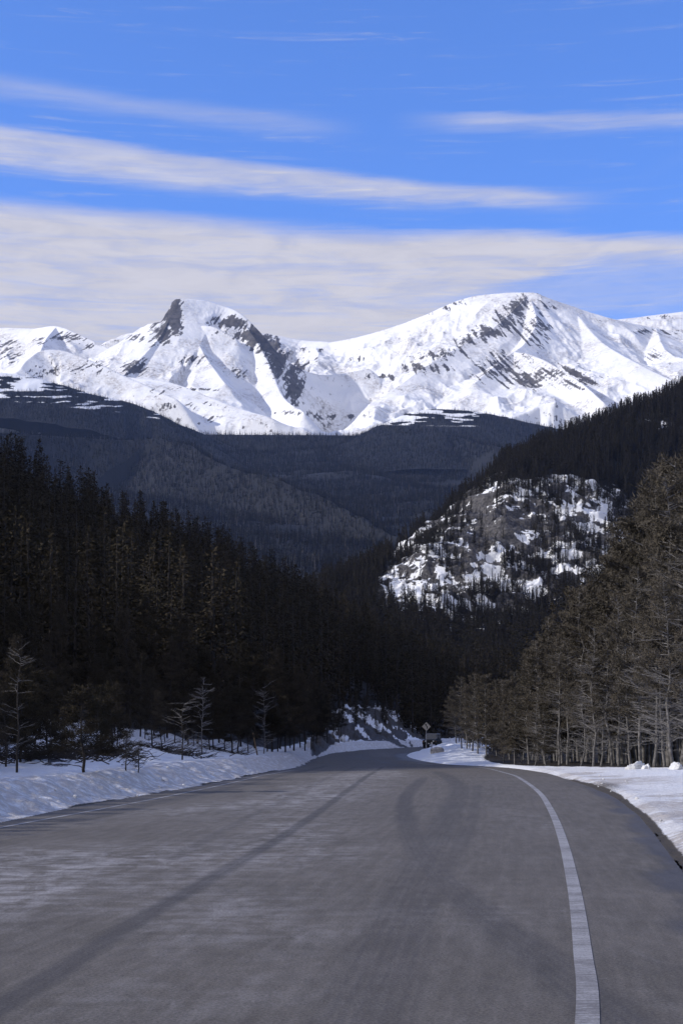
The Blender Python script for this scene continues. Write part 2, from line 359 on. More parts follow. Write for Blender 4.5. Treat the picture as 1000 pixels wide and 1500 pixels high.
def table(T, px, d):
    ld = np.log(np.maximum(d, 1.0)); out = np.zeros(np.shape(px)); pk = [c[0] for c in T]
    cols = []
    for _, it in T:
        a = np.log([q[0] for q in it]); z = np.array([q[1] for q in it])
        cols.append(np.interp(ld, a, z))
    px = np.clip(px, pk[0], pk[-1]); out = cols[0].copy()
    for i in range(len(T)-1):
        m = (px >= pk[i]) & (px <= pk[i+1]); t = (px-pk[i])/(pk[i+1]-pk[i]); t = t*t*(3-2*t)*0.5+t*0.5
        out = np.where(m, cols[i]*(1-t)+cols[i+1]*t, out)
    return out
PILES = [(7.4,132,.15,4.5),(9.0,150,.12,4),(9.8,142,.7,4.5),(11.5,150,.9,5),(13,160,.7,5),(12.0,132,.6,5),(10.5,122,.35,5),(15.5,172,.5,5),(9.5,112,.2,5)]
g_tilt = 0.4
def ground(x, y):
    dL, _ = polydist(x, y, LC); dR, _ = polydist(x, y, RC)
    ins = inpoly(x, y, ROADPOLY); left = (dL < dR)
    yy = np.maximum(y, 3.0); px = 500+F*x/yy
    zr = zroad(y)
    n1 = fbm(x/1.1, y/1.1, 4, 3); n2 = fbm(x/5, y/5, 4, 8); n3 = fbm(x/0.28, y/0.28, 3, 21)
    # left bank
    hb = 0.60+0.30*sm(y, 60, 190)
    berm = hb*sm(dL+0.5*(n1-.5), -0.05, 1.9)*(0.86+0.3*n2)+0.22*sm(dL, 0.1, .8)*(n1-.5)+0.11*sm(dL, 0.05, .4)*(n3-.5)
    tl = table(TL, px, y)
    bl = zr*0+sm(dL, 2.2, 5.5+0*y)
    gl = (zr+berm)*(1-bl)+(tl+0.35*(n2-.5)+0.10*(n1-.5))*bl
    tf = np.interp(px, [450, 500, 560, 615, 680], [166, 226, 240, 262, 320]); cz = sm(px, 435, 470)*sm(px, 660, 610)*sm(y, tf-46, tf-30)*sm(y, tf+60, tf+10)
    gl = gl+cz*((fbm((x+g_tilt*y)/2.4, (y*0.5-x)/6.0, 5, 97, .6, True)-.4)*2.2+(n1-.5)*.5)
    # right shoulder
    sh = (0.10+0.05*n2)*sm(dR+0.25*(n1-.5), 0.0, 0.5)+0.12*sm(dR, 0.4, 3.5)+0.05*sm(dR, 0.3, 1)*(n1-.5)+0.03*sm(dR, .3, 1)*(n3-.5)
    sh = sh+0.12*sm(dR, 2.5, 5)*(n1-.4)*sm(y, 30, 60)
    tr = table(TR, px, y)
    br = sm(dR, 5, 13)
    pile = 0
    for (cx, cy, h, r) in PILES:
        pile = pile+h*np.exp(-(((x-cx)*1.25)**2+((y-cy)*0.75)**2)/(r*r*0.5))
    pile = pile*sm(dR, 0, 1.6)*(0.55+0.9*n1)
    gr = (zr+sh)*(1-br)+(tr+0.1*(n1-.5))*br+pile
    g = np.where(left, gl, gr)
    g = np.where(ins, zr-0.06, g)
    return g, dL, dR, ins, left, px
def make_ground():
    Vs = []; Fs = []; at = {k: [] for k in ('litter', 'dirt', 'rock', 'grime')}; base = 0
    for kind in (0, 1):
        if kind == 0: P, D, X, Y = polar(pxrange(1.6), np.geomspace(3.0, 760, 760))
        else: X, Y = np.meshgrid(np.arange(-90, 90, 0.8), np.arange(-60, 3.4, 0.8))
        x, y = X.ravel(), Y.ravel(); g, dL, dR, ins, left, px = ground(x, y)
        if kind: g = g-0.02
        Vs.append(np.stack([x, y, g], 1)); Fs.append(grid_faces(*X.shape, base)); base += X.size
        nn = fbm(x/9, y/9, 4, 5); ns = fbm(x/2.2, y/2.2, 4, 31)
        # forest floor: beyond the open snow
        tlf = np.interp(px, [-900, 0, 110, 200, 300, 400, 450, 500, 560, 615, 680, 760], [60, 84, 76, 80, 94, 112, 160, 226, 238, 240, 262, 300])
        lit = np.where(left, sm(y, tlf, tlf*1.08)*0.9, sm(y-np.interp(px, [690, 760, 820, 900, 1000, 1900], [104, 83, 75, 68.5, 62.5, 45]), 0, 2)*0.95*sm(px+22*(nn-.5), 690, 735))
        lit = np.where(left, np.maximum(lit, 0.95*sm(px, 598, 620)*sm(dL, 3.2, 4.8)*sm(y, 190, 200)), lit)
        lit = lit*(~ins)
        cut = sm(px, 440, 470)*sm(px, 640, 600)*sm(y, tlf-44, tlf-36)*sm(y, tlf+14, tlf+2)*left
        ca = fbm((x*0.8+g*0.9)/0.8, (g*0.9-x*0.5)/2.4, 5, 77, 0.6)
        rock = cut*sm(ca, 0.33, 0.48)*0.95
        # brushy, broken patch left
        br = np.exp(-(((px-75)/75)**2))*sm(y, 44, 50)*sm(y, 76, 66)*left
        rock = np.maximum(rock, br*sm(fbm(x/0.7, y/3.0, 4, 9), 0.45, 0.62)*0.75)
        dirt = np.where(~left, sm(dR, 0.27, 0.06)*sm(y, 70, 40)*1.0, sm(dL, 0.30, 0.05)*sm(ns, 0.35, 0.55)*0.9)
        dirt = np.where(~left, dirt+sm(dR, 1.7, 0.4)*np.exp(-((y-46)/7)**2)*0.55, dirt)
        dirt = dirt*(~ins)+ins*0.9
        grime = np.where(left, sm(dL, 3.6, 1.2)*0.95, sm(dR, 5.0, 0.3)*0.9*(0.5+0.9*sm(ns, .38, .55))*sm(y, 85, 55))
        grime = np.maximum(grime, 0.12)
        for k, v in (('litter', lit), ('dirt', dirt), ('rock', rock), ('grime', grime)): at[k].append(v)
    me = mesh_np('ground', np.vstack(Vs), np.vstack(Fs), attrs={k: np.concatenate(v) for k, v in at.items()})
    link('ground', me, M['snow_ground'], kind='structure')
    s = 30000.0
    me = mesh_np('plain', [(-s,-s,-3.0),(s,-s,-3.0),(s,s,-3.0),(-s,s,-3.0)], [(0,1,2,3)], False)
    link('terrain', me, M['snow_ground'], kind='structure')
make_ground()

def G(px, py): d = EYE*F/(py-HOR); return ((px-500)/F*d, d)    # a photo point on the flat near road
def make_road():
    t = np.concatenate([np.linspace(0, 2, 20, endpoint=False), np.linspace(2, 6, 420, endpoint=False), np.linspace(6, 12, 220, endpoint=False), np.linspace(12, 20, 160)])
    k = np.linspace(0, len(LPT)-1, len(LC))
    L = np.stack([np.interp(t, k, LC[:, i]) for i in (0, 1)], 1); Rr = np.stack([np.interp(t, k, RC[:, i]) for i in (0, 1)], 1)
    u = np.linspace(-0.02, 1.02, 520)
    P = L[:, None, :]*(1-u[None, :, None])+Rr[:, None, :]*u[None, :, None]
    x, y = P[..., 0], P[..., 1]; z = zroad(y)+0.0
    z = z+0.0*x
    width = np.linalg.norm(Rr-L, axis=1)[:, None]
    across = (u[None, :]-0.5)*width+0*x; mid = (L+Rr)/2
    s = np.concatenate([[0], np.cumsum(np.linalg.norm(np.diff(mid, axis=0), axis=1))])[:, None]+0*x
    tr = np.zeros_like(x)
    def track(pts, wd, amt, tread=0.0):
        pl = catmull([G(*p) for p in pts], 8); d, _ = polydist(x, y, pl)
        wv = wd*(0.85+0.3*fbm(x/2, y/2, 2, 5))
        amt = amt*(1-tread*sm(y, 34, 20)*(0.5+0.5*np.cos(d*2*math.pi/0.085)))
        return amt*sm(d, wv, wv*0.35)*(0.65+0.6*fbm(x/1.5, y/4, 3, 44))
    for pts, wd, amt in (
        ([(-60,1510),(60,1440),(200,1350),(330,1275),(430,1215),(500,1165),(540,1135),(560,1118)], 0.17, 0.85),
        ([(520,1520),(560,1420),(605,1300),(640,1225),(665,1180),(670,1150),(640,1128)], 0.42, 0.62),
        ([(620,1140),(596,1165),(594,1195),(612,1240),(650,1290),(720,1350),(800,1410),(880,1475),(940,1530)], 0.30, 0.75),
        ([(470,1515),(520,1400),(570,1300)], 0.14, 0.25),
        ([(700,1150),(690,1200),(660,1260),(610,1350),(570,1430),(540,1510)], 0.2, 0.45),
        ([(250,1260),(330,1215),(420,1170),(480,1140),(520,1118)], 0.16, 0.30),
        ([(100,1205),(250,1172),(350,1152),(440,1128),(480,1115)], 0.35, 0.55),
        ([(0,1222),(130,1196),(260,1172),(350,1152)], 0.3, 0.35)):
        tr = np.maximum(tr, track(pts, wd, amt, 0.55 if wd in (0.42, 0.30) else 0.15))
    salt = 0.03+0*x
    def blob(px, py, rx, ry, amt, rot=0.0):
        cx, cy = G(px, py); c, q = math.cos(rot), math.sin(rot)
        dx, dy = x-cx, y-cy; a = dx*c+dy*q; b = -dx*q+dy*c
        return amt*np.exp(-(a/rx)**2-(b/ry)**2)
    salt = salt+blob(490,1150,1.3,18,1.6,-0.06)+blob(565,1130,1.0,12,1.1)+blob(180,1255,2.4,2.2,1.3,0.2)+blob(30,1310,1.6,1.6,1.4)+blob(60,1270,2.0,2.0,.8)+blob(330,1180,1.0,6,.8,-.3)
    salt = salt+blob(380,1240,0.7,5,0.55,-0.12)+blob(330,1370,0.9,1.6,0.55,-0.1)+blob(450,1220,0.8,4,0.4)+blob(130,1330,2.5,1.6,0.5)
    salt = salt+blob(770,1200,0.5,6,0.30)+blob(260,1460,1.0,0.7,0.4)+blob(560,1100,1.4,14,0.5)+blob(740,1340,.8,.8,.35)
    salt = salt*(0.25+1.2*fbm(x/1.2, y/3, 4, 12)**1.5)
    dR, _ = polydist(x, y, RC); dL, _ = polydist(x, y, LC)
    nn = fbm(x/0.6, y/1.2, 4, 63)
    wet = 0.55*sm(dR+0.7*(nn-.5), 0.5, 0.05)*sm(y, 62, 40)+0.5*sm(dL+0.8*(nn-.5), 0.35, 0.0)*sm(y, 45, 50)
    wet = wet+0.75*sm(dR+2.0*(nn-.5), 2.0, 0.5)*sm(y, 100, 112)*sm(y, 175, 150)
    wet = wet+0.5*np.exp(-((x-3.0)/1.0)**2-((y-110)/16)**2)*sm(nn, .35, .55)+0.6*np.exp(-((x-1.5)/1.2)**2-((y-138)/16)**2)*sm(nn, .4, .6)
    me = mesh_np('road', np.stack([x, y, z], -1).reshape(-1, 3), grid_faces(*x.shape),
                 attrs={'track': tr, 'salt': np.clip(salt, 0, 1), 'wet': np.clip(wet, 0, .9), 'across': across, 'along': s})
    link('road', me, M['asphalt'], kind='structure')
make_road()
def ribbon(name, pts, wd, lift):
    pl = catmull(pts, 14); V = []
    for i in range(len(pl)):
        a = pl[max(0, i-1)]; b = pl[min(len(pl)-1, i+1)]; t = (b-a)/np.linalg.norm(b-a); n = np.array([-t[1], t[0]])
        for sgn in (1, 0, -1):
            q = pl[i]+n*sgn*wd/2; V.append((q[0], q[1], float(zroad(q[1]))+lift))
    link(name, mesh_np(name, V, grid_faces(len(pl), 3)), M['paint'], kind='structure')
ribbon('road_edge_line', [(-0.6,-6),(0.25,2)]+[G(*p) for p in ((860,1500),(853,1395),(840,1300),(823,1228),(806,1186),(788,1160),(762,1141),(740,1130.5))]+[(7.9,84),(6.9,92),(5.3,104)], 0.145, 0.004)
ribbon('road_edge_line', [(-8.3,5),(-7.0,18)]+[G(*p) for p in ((0,1213),(130,1189),(250,1166),(340,1147))]+[(-3.0,65),(-2.4,76)], 0.11, 0.004)

# ------------------------------------------------------------------ rocky hill on the right
HC = [  # bearing, [(depth, row)...]: foot, lower slope, bottom of the rocks, top of the rocks, crest
 (300, [(640,1075),(700,1040),(760,990),(820,950),(880,925)]),
 (430, [(600,1070),(700,1010),(760,960),(820,915),(880,885)]),
 (480, [(560,1066),(690,1000),(770,935),(840,890),(900,858)]),
 (520, [(520,1066),(690,990),(780,925),(860,868),(930,842)]),
 (570, [(480,1066),(690,985),(800,905),(880,842),(960,812)]),
 (620, [(450,1066),(690,980),(820,892),(910,800),(990,772)]),
 (680, [(430,1066),(690,985),(830,905),(930,752),(1030,722)]),
 (740, [(430,1066),(690,985),(840,912),(960,708),(1080,676)]),
 (800, [(430,1066),(690,985),(850,900),(980,702),(1120,648)]),
 (860, [(430,1064),(690,975),(850,880),(985,712),(1150,622)]),
 (930, [(430,1062),(690,960),(860,850),(1000,730),(1180,590)]),
 (1000,[(430,1060),(690,940),(870,840),(1020,740),(1220,560)]),
 (1150,[(430,1050),(690,900),(870,790),(1050,650),(1280,500)]),
 (1900,[(430,1000),(690,800),(870,650),(1100,450),(1400,250)])]
def hill_height(px, d):
    pk = [c[0] for c in HC]; cols = []
    for _, it in HC:
        ds = np.array([q[0] for q in it], float); zs = EYE+(HOR-np.array([q[1] for q in it]))/F*ds
        ds = np.concatenate([ds, [ds[-1]*1.12, ds[-1]*1.5]]); zs = np.concatenate([zs, [zs[-1]*0.98, zs[-1]*0.55]])
        z = np.interp(d, ds, zs); z2 = np.interp(d*1.025, ds, zs); z3 = np.interp(d*0.975, ds, zs)
        cols.append(np.where(d > ds[4]*0.97, z*0.34+z2*0.33+z3*0.33, (z+z2+z3)/3))
    px = np.clip(px, pk[0], pk[-1]); out = cols[0].copy()
    for i in range(len(HC)-1):
        m = (px >= pk[i]) & (px <= pk[i+1]); t = (px-pk[i])/(pk[i+1]-pk[i]); t = t*t*(3-2*t)*0.4+t*0.6
        out = np.where(m, cols[i]*(1-t)+cols[i+1]*t, out)
    return out
OUTC = [(535,855),(560,815),(600,786),(640,752),(680,708),(720,682),(800,680),(860,690),(910,705),(945,740),(950,800),(890,865),(840,890),(790,915),(745,915),(705,950),(670,935),(630,905),(550,893)]
def hill_xyz(px, d):
    x = (px-500)/F*d; z0 = hill_height(px, d); py = HOR-F*(z0-EYE)/d
    wq = fbm(x/30, d/40, 4, 88)-.5; wr = fbm(x/30+7, d/40+3, 4, 89)-.5; qx, qy = px+75*wq, py+60*wr-0*px; ed, _ = polydist(qx, qy, OUTC+[OUTC[0]]); ins = inpoly(qx, qy, OUTC)
    oc = np.where(ins, sm(ed, 0, 16), 0)
    slabs = np.exp(-(((px-765)/62)**2+((py-765)/42)**2))+0.9*np.exp(-(((px-700)/32)**2+((py-775)/50)**2))
    r1 = fbm(x/38, (d+z0)/38, 5, 4, 0.55, True); r2 = fbm(x/11, (d*0.7+z0)/11, 4, 14, 0.55)
    z = z0+oc*((r1-.48)*11+(r2-.5)*8)+(fbm(x/60, d/60, 3, 50)-.5)*7
    # ledges
    st = 9.0; ph = (z+0.15*x+4*r2)/st; fr = ph-np.floor(ph)
    z = z+oc*(sm(fr, 0.2, 0.8)-fr)*st*0.4
    return x, z, oc, slabs, r1, r2, py
def make_hill():
    P, D = np.meshgrid(pxrange(1.5, 300, 1900)[:], np.concatenate([np.linspace(430, 780, 130, endpoint=False), np.linspace(780, 1060, 300, endpoint=False), np.linspace(1060, 1700, 160)]))
    P = np.clip(P, 300, None)
    cols = np.unique(P[0]); P, D = np.meshgrid(cols, D[:, 0])
    px, d = P.ravel(), D.ravel(); x, z, oc, slabs, r1, r2, py = hill_xyz(px, d)
    rr = fbm(x/10, (d*0.6+z)/10, 5, 91, 0.65)
    rock = 0.56+(rr-.5)*2.3+slabs*0.38-0.30*np.exp(-(((px-590)/38)**2+((py-860)/24)**2))-0.25*np.exp(-(((px-650)/22)**2+((py-850)/40)**2))
    rock = rock-0.22*np.exp(-(((px-830)/50)**2+((py-712)/16)**2))-0.10*np.exp(-(((px-880)/45)**2+((py-760)/50)**2))
    snowup = np.exp(-(((px-965)/35)**2+((py-622)/17)**2))+np.exp(-(((px-600)/12)**2+((py-800)/9)**2))
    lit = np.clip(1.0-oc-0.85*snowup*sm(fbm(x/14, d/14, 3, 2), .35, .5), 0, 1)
    lit = lit*(1-0.55*np.exp(-(((px-690)/14)**2+((py-972)/8)**2)))
    # the front of the snowy face thins into the wood
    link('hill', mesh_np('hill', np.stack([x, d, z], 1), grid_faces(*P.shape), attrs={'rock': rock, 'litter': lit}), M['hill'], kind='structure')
make_hill()

# ------------------------------------------------------------------ forested valley ridges
def ridge_field(x, y, ridges, base):
    H = base; near = np.full(np.shape(x), 1e9)
    for pts, k, L in ridges:
        P = np.array([W(*p) for p in pts]); P = catmull(P, 4)
        d, z = polydist(x, y, P, P[:, 2])
        h = z-k*(0.50*d+0.50*L*(1-np.exp(-d/L)))
        H = np.maximum(H, h)
        near = np.minimum(near, d)
    return H, near
VR = [([(-700,560,3600),(-300,600,3700),(-60,632,3900),(60,628,4100),(150,628,4200),(240,636,4200),(300,662,3900),(370,690,3600),(450,722,3300),(520,752,3000),(600,800,2700),(680,860,2400)], 0.72, 900),
      ([(600,640,5100),(680,645,4800),(740,660,4400),(820,700,4000),(1000,760,3600)], 0.62, 900),
      ([(-400,640,5200),(0,628,5200),(200,632,5200),(400,634,5200),(560,636,5200),(700,640,5200),(1000,640,5200),(1600,600,5200)], 0.62, 900)]
def valley(px, d):
    x = (px-500)/F*d
    base = EYE+(HOR-np.interp(d, [1500, 2300, 3500, 4600, 5200], [920, 832, 738, 680, 650]))/F*d
    H, near = ridge_field(x, d, VR, base)
    cap = EYE+(HOR-628-np.interp(px, [-400, 0, 250, 500, 1000], [0, 4, 6, 8, 12]))/F*d
    H = np.minimum(H, cap+4*0)
    H = H+(fbm(x/300, d/420, 4, 60)-.5)*60*sm(d, 5300, 4700)
    return x, np.minimum(H, cap)
def make_valley():
    P, D = np.meshgrid(pxrange(3.2, -700, 1700), np.linspace(1100, 5600, 440)); px, d = P.ravel(), D.ravel()
    x, z = valley(px, d)
    o = np.ones_like(x)
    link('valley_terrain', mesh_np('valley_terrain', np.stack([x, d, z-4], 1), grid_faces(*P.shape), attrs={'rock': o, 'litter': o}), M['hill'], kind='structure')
make_valley()
# two dark foothills at the treeline, below the snow
FH = [([(-500,470,4700),(-200,510,4800),(-60,535,4900),(0,545,4900),(60,556,4900),(120,572,4950),(180,588,5000),(225,603,5000),(260,622,5050),(310,640,5100)], 0.52, 1200),
      ([(520,640,5500),(570,625,5400),(600,604,5300),(650,599,5300),(700,603,5300),(740,610,5300),(780,621,5300),(840,634,5250),(920,645,5200),(1000,655,5200)], 0.50, 900)]
def foothill(px, d):
    x = (px-500)/F*d; H, near = ridge_field(x, d, FH, EYE+(HOR-1000)/F*d)
    H = H+(fbm(x/120, d/160, 4, 61)-.5)*16
    py = HOR-F*(H-EYE)/d
    clear = fbm(px/42, py/4.5, 4, 40)
    lim = np.interp(px, [-300, 0, 160, 300, 540, 600, 780], [0.50, 0.52, 0.60, 0.75, .42, 0.45, 0.55])
    lo = np.interp(px, [-300, 0, 120, 250, 560, 780], [575, 592, 604, 622, 628, 632])
    m = sm(clear, lim, lim+0.04)*sm(py, lo, lo-12)
    return x, H, m, py
def make_foothills():
    P, D = np.meshgrid(pxrange(2.0, -500, 1500), np.linspace(4400, 6000, 300)); px, d = P.ravel(), D.ravel()
    x, z, m, py = foothill(px, d)
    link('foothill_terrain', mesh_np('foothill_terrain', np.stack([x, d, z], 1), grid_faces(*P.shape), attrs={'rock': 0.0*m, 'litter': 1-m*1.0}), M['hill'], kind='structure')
make_foothills()

# ------------------------------------------------------------------ the snow mountains
MR = [  # skyline from the left
 ([(-900,430,7600),(-500,470,7400),(-150,488,7200),(0,480,7000),(52,481,6900)], 0.85, 700),
 ([(52,481,6900),(82,477,6700),(108,486,6600),(135,498,6550),(160,510,6500),(185,528,6450)], 0.9, 500),
 ([(82,478,6700),(68,495,6400),(60,512,6150)], 0.9, 450),
 ([(150,512,7200),(172,494,7000),(192,487,6900),(215,486,6800),(236,482,6700)], 0.8, 500),
 ([(236,483,6700),(246,463,6620),(256,440,6560),(263,437,6550),(300,440,6600),(330,448,6600),(352,457,6550),(374,474,6500),(397,492,6450)], 0.95, 600),
 ([(256,441,6560),(244,475,6350),(228,500,6200),(200,530,6000),(180,550,5850)], 1.05, 330),
 ([(352,466,6550),(385,500,6300),(402,522,6100),(414,550,5850),(430,580,5600),(445,600,5350)], 1.2, 700),
 ([(395,494,6450),(430,508,6500),(470,520,6600),(540,530,6700)], 1.0, 500),
 ([(258,441,6560),(273,474,6430),(310,477,6380),(345,492,6330)], 1.1, 250),
 ([(280,478,6450),(300,520,6100),(330,560,5750)], 0.75, 400),
 ([(390,488,7600),(440,498,7600),(480,500,7500)], 0.6, 900),
 ([(-300,500,5600),(-100,540,5500),(10,548,5400),(40,526,5500),(62,513,5600),(100,515,5600),(150,535,5500),(200,558,5400),(260,585,5250),(330,618,5100)], 0.75, 420),
 ([(180,552,5850),(250,560,5700),(330,590,5450),(400,612,5250)], 0.5, 500),
 # right mountain
 ([(470,503,7500),(520,494,7400),(570,480,7300),(620,462,7250),(652,447,7200),(690,434,7150),(730,429,7100),(780,428,7050),(800,435,7050),(850,452,7100),(900,467,7100),(960,480,7200),(1010,487,7200),(1300,520,7200)], 0.86, 1100),
 ([(775,430,7050),(745,460,6800),(715,485,6600),(680,503,6450),(640,525,6250),(590,548,6000),(540,558,5850)], 0.80, 420),
 ([(775,432,7050),(785,470,6700),(770,500,6450),(752,515,6250)], 0.75, 420),
 ([(752,514,6250),(780,520,6100),(812,535,5950),(848,558,5750),(885,590,5500)], 0.95, 420),
 ([(752,514,6250),(725,535,6050),(695,560,5850)], 0.8, 330),
 ([(840,455,7080),(880,500,6600),(930,530,6200),(990,560,5900)], 0.45, 700),
 ([(960,480,7200),(985,520,6500),(1100,540,6000)], 0.6, 700),
 ([(880,470,8600),(935,464,8600),(1000,456,8600),(1100,450,8600),(1500,430,8600)], 0.7, 900)]
ROCKS = [ # bearing, row, half width, half height, amount
 (256,462,11,30,1.25),(240,488,17,18,1.0),(248,470,12,16,1.0),(228,503,14,9,.5),(200,538,20,12,.75),(100,494,30,8,.55),(130,505,16,9,.5),(60,500,14,8,.35),(10,510,22,16,.45),(18,528,8,6,.5),
 (195,494,14,7,.6),(285,528,26,9,.5),(320,486,12,5,.5),(340,472,26,10,.95),(375,493,26,14,1.0),(395,508,20,12,1.0),(440,535,24,12,.5),(408,528,14,24,.95),(430,562,14,24,.85),(455,512,30,5,.3),
 (350,545,34,10,.26),(280,570,60,3,.3),(290,595,60,12,.24),(310,612,24,9,.32),(230,575,30,10,.25),(120,540,60,14,.35),(60,545,30,12,.4),
 (758,452,20,20,.85),(745,470,26,18,.7),(785,485,26,30,.5),(712,488,28,11,.85),(682,500,20,8,.75),(650,520,36,9,.6),(620,540,38,8,.6),(560,552,32,5,.6),(790,455,20,22,.45),
 (670,442,22,7,.35),(655,452,10,6,.4),(630,460,8,4,.4),(740,535,44,20,.6),(775,555,50,18,.62),(820,545,44,11,.6),(848,560,26,10,.55),(720,545,28,20,.5),
 (525,525,18,4,.4),(850,532,18,4,.5),(875,552,22,4,.3),(960,520,16,12,.5),(985,530,10,10,.4),(900,545,20,5,.3),(990,487,40,5,.35),(950,485,40,5,.3),(880,470,60,5,.15),(960,465,30,5,.35),
 (820,590,40,8,.25),(500,610,60,4,.3),(430,605,40,5,.35)]
def make_mountains():
    P, D = np.meshgrid(pxrange(1.35, -700, 1700), np.concatenate([np.linspace(4100, 5600, 190, endpoint=False), np.linspace(5600, 7700, 400, endpoint=False), np.linspace(7700, 9600, 90)]))
    px, d = P.ravel(), D.ravel(); x = (px-500)/F*d
    base = EYE+(HOR-np.interp(d, [4100, 4700, 5400, 6000, 6600, 7500, 9600], [730, 670, 632, 605, 575, 545, 535]))/F*d
    wx = (fbm(x/300, d/300, 4, 33)-.5)*120; wy = (fbm(x/300+9, d/300+4, 4, 34)-.5)*120
    H, near = ridge_field(x, d, MR, base)
    Hw, nw = ridge_field(x+wx, d+wy, MR, base)
    k = sm(near, 15, 160); H = H*(1-k)+Hw*k
    amp = sm(near, 0, 220)
    rg = fbm(x/230, d/330, 6, 71, 0.5, True); rf = fbm(x/60, d/80, 5, 72, 0.55)
    H = H+(rg-.4)*70*amp*sm(near, 800, 250)+(fbm(x/420, d/420, 4, 73)-.5)*70*amp+(rf-.5)*24*(0.2+0.8*amp)
    zc = EYE+(HOR-np.interp(px, [150, 175, 195, 226, 236, 244, 251, 255], [508, 496, 489, 485, 483, 466, 450, 380]))/F*6560
    zc = zc+(rf-.5)*25+np.maximum(d-6800, 0)*9+np.maximum(6300-d, 0)*2.5; H = np.where((px < 256) & (px > 140), np.minimum(H, zc), H)
    bx, by = (482-500)/F*6150, 6150; H = H-240*np.exp(-((x-bx)/215)**2-((d-by)/450)**2)
    H = H-np.maximum(np.interp(px, [690, 790], [5250, 5480])-d, 0)*1.1
    py = HOR-F*(H-EYE)/d
    fall = fbm((px+(0.9-0.004*(px-300))*(py-500))/3.6, (py-px*0.35)/11.0, 4, 80, 0.65)      # thin streaks running down the fall line
    rock = 0.02+0*x
    for (cx, cy, rx, ry, a) in ROCKS: rock = np.maximum(rock, a*np.exp(-((px-cx)/rx)**2-((py-cy)/ry)**2))
    gy = np.gradient(H.reshape(P.shape), axis=0)/np.gradient(D, axis=0); gx = np.gradient(H.reshape(P.shape), axis=1)/np.maximum(np.gradient(x.reshape(P.shape), axis=1), 1e-3)
    slope = np.sqrt(gx**2+gy**2).ravel()
    rock = rock*0.85+0.07*sm(slope, 0.75, 1.3)+(fall-.5)*1.05*sm(rock, 0.03, 0.3)+0.20*sm(fall, .55, .74)*sm(slope, .3, .6)
    link('mountains', mesh_np('mountains', np.stack([x, d, H], 1), grid_faces(*P.shape), attrs={'rock': rock}), M['mountain'], kind='structure')
make_mountains()

# ------------------------------------------------------------------ tree builders (arrays of triangles)
class TB:
    def __init__(s): s.v = []; s.f = []; s.n = 0
    def tube(s, pts, rad, sides=4):
        pts = np.array(pts, float); m = len(pts); ang = np.arange(sides)*2*math.pi/sides
        T = np.gradient(pts, axis=0); T /= np.linalg.norm(T, axis=1)[:, None]+1e-9
        ref = np.where(np.abs(T[:, 2:3]) > 0.9, np.array([[1., 0, 0]]), np.array([[0, 0, 1.]]))
        A_ = np.cross(T, ref); A_ /= np.linalg.norm(A_, axis=1)[:, None]+1e-9; B_ = np.cross(T, A_)
        r = np.asarray(rad, float)[:, None, None]
        V = pts[:, None, :]+r*(A_[:, None, :]*np.cos(ang)[None, :, None]+B_[:, None, :]*np.sin(ang)[None, :, None])
        s.v.append(V.reshape(-1, 3)); F_ = []
        for i in range(m-1):
            for j in range(sides):
                a = i*sides+j; b = i*sides+(j+1) % sides
                F_.append((a, b, b+sides)); F_.append((a, b+sides, a+sides))
        s.f.append(np.array(F_)+s.n); s.n += m*sides
    def tris(s, C, U, V_):                                     # blades: centre, long axis, side axis
        n = len(C); P = np.stack([C-V_, C+V_, C+U], 1).reshape(-1, 3)
        s.v.append(P); s.f.append(np.arange(n*3).reshape(-1, 3)+s.n); s.n += n*3
    def mesh(s, name, mt, smooth=False):
        me = mesh_np(name, np.vstack(s.v), np.vstack(s.f), smooth); me.materials.append(mt); return me
def unit(rng, n):
    v = rng.normal(size=(n, 3)); return v/np.linalg.norm(v, axis=1)[:, None]
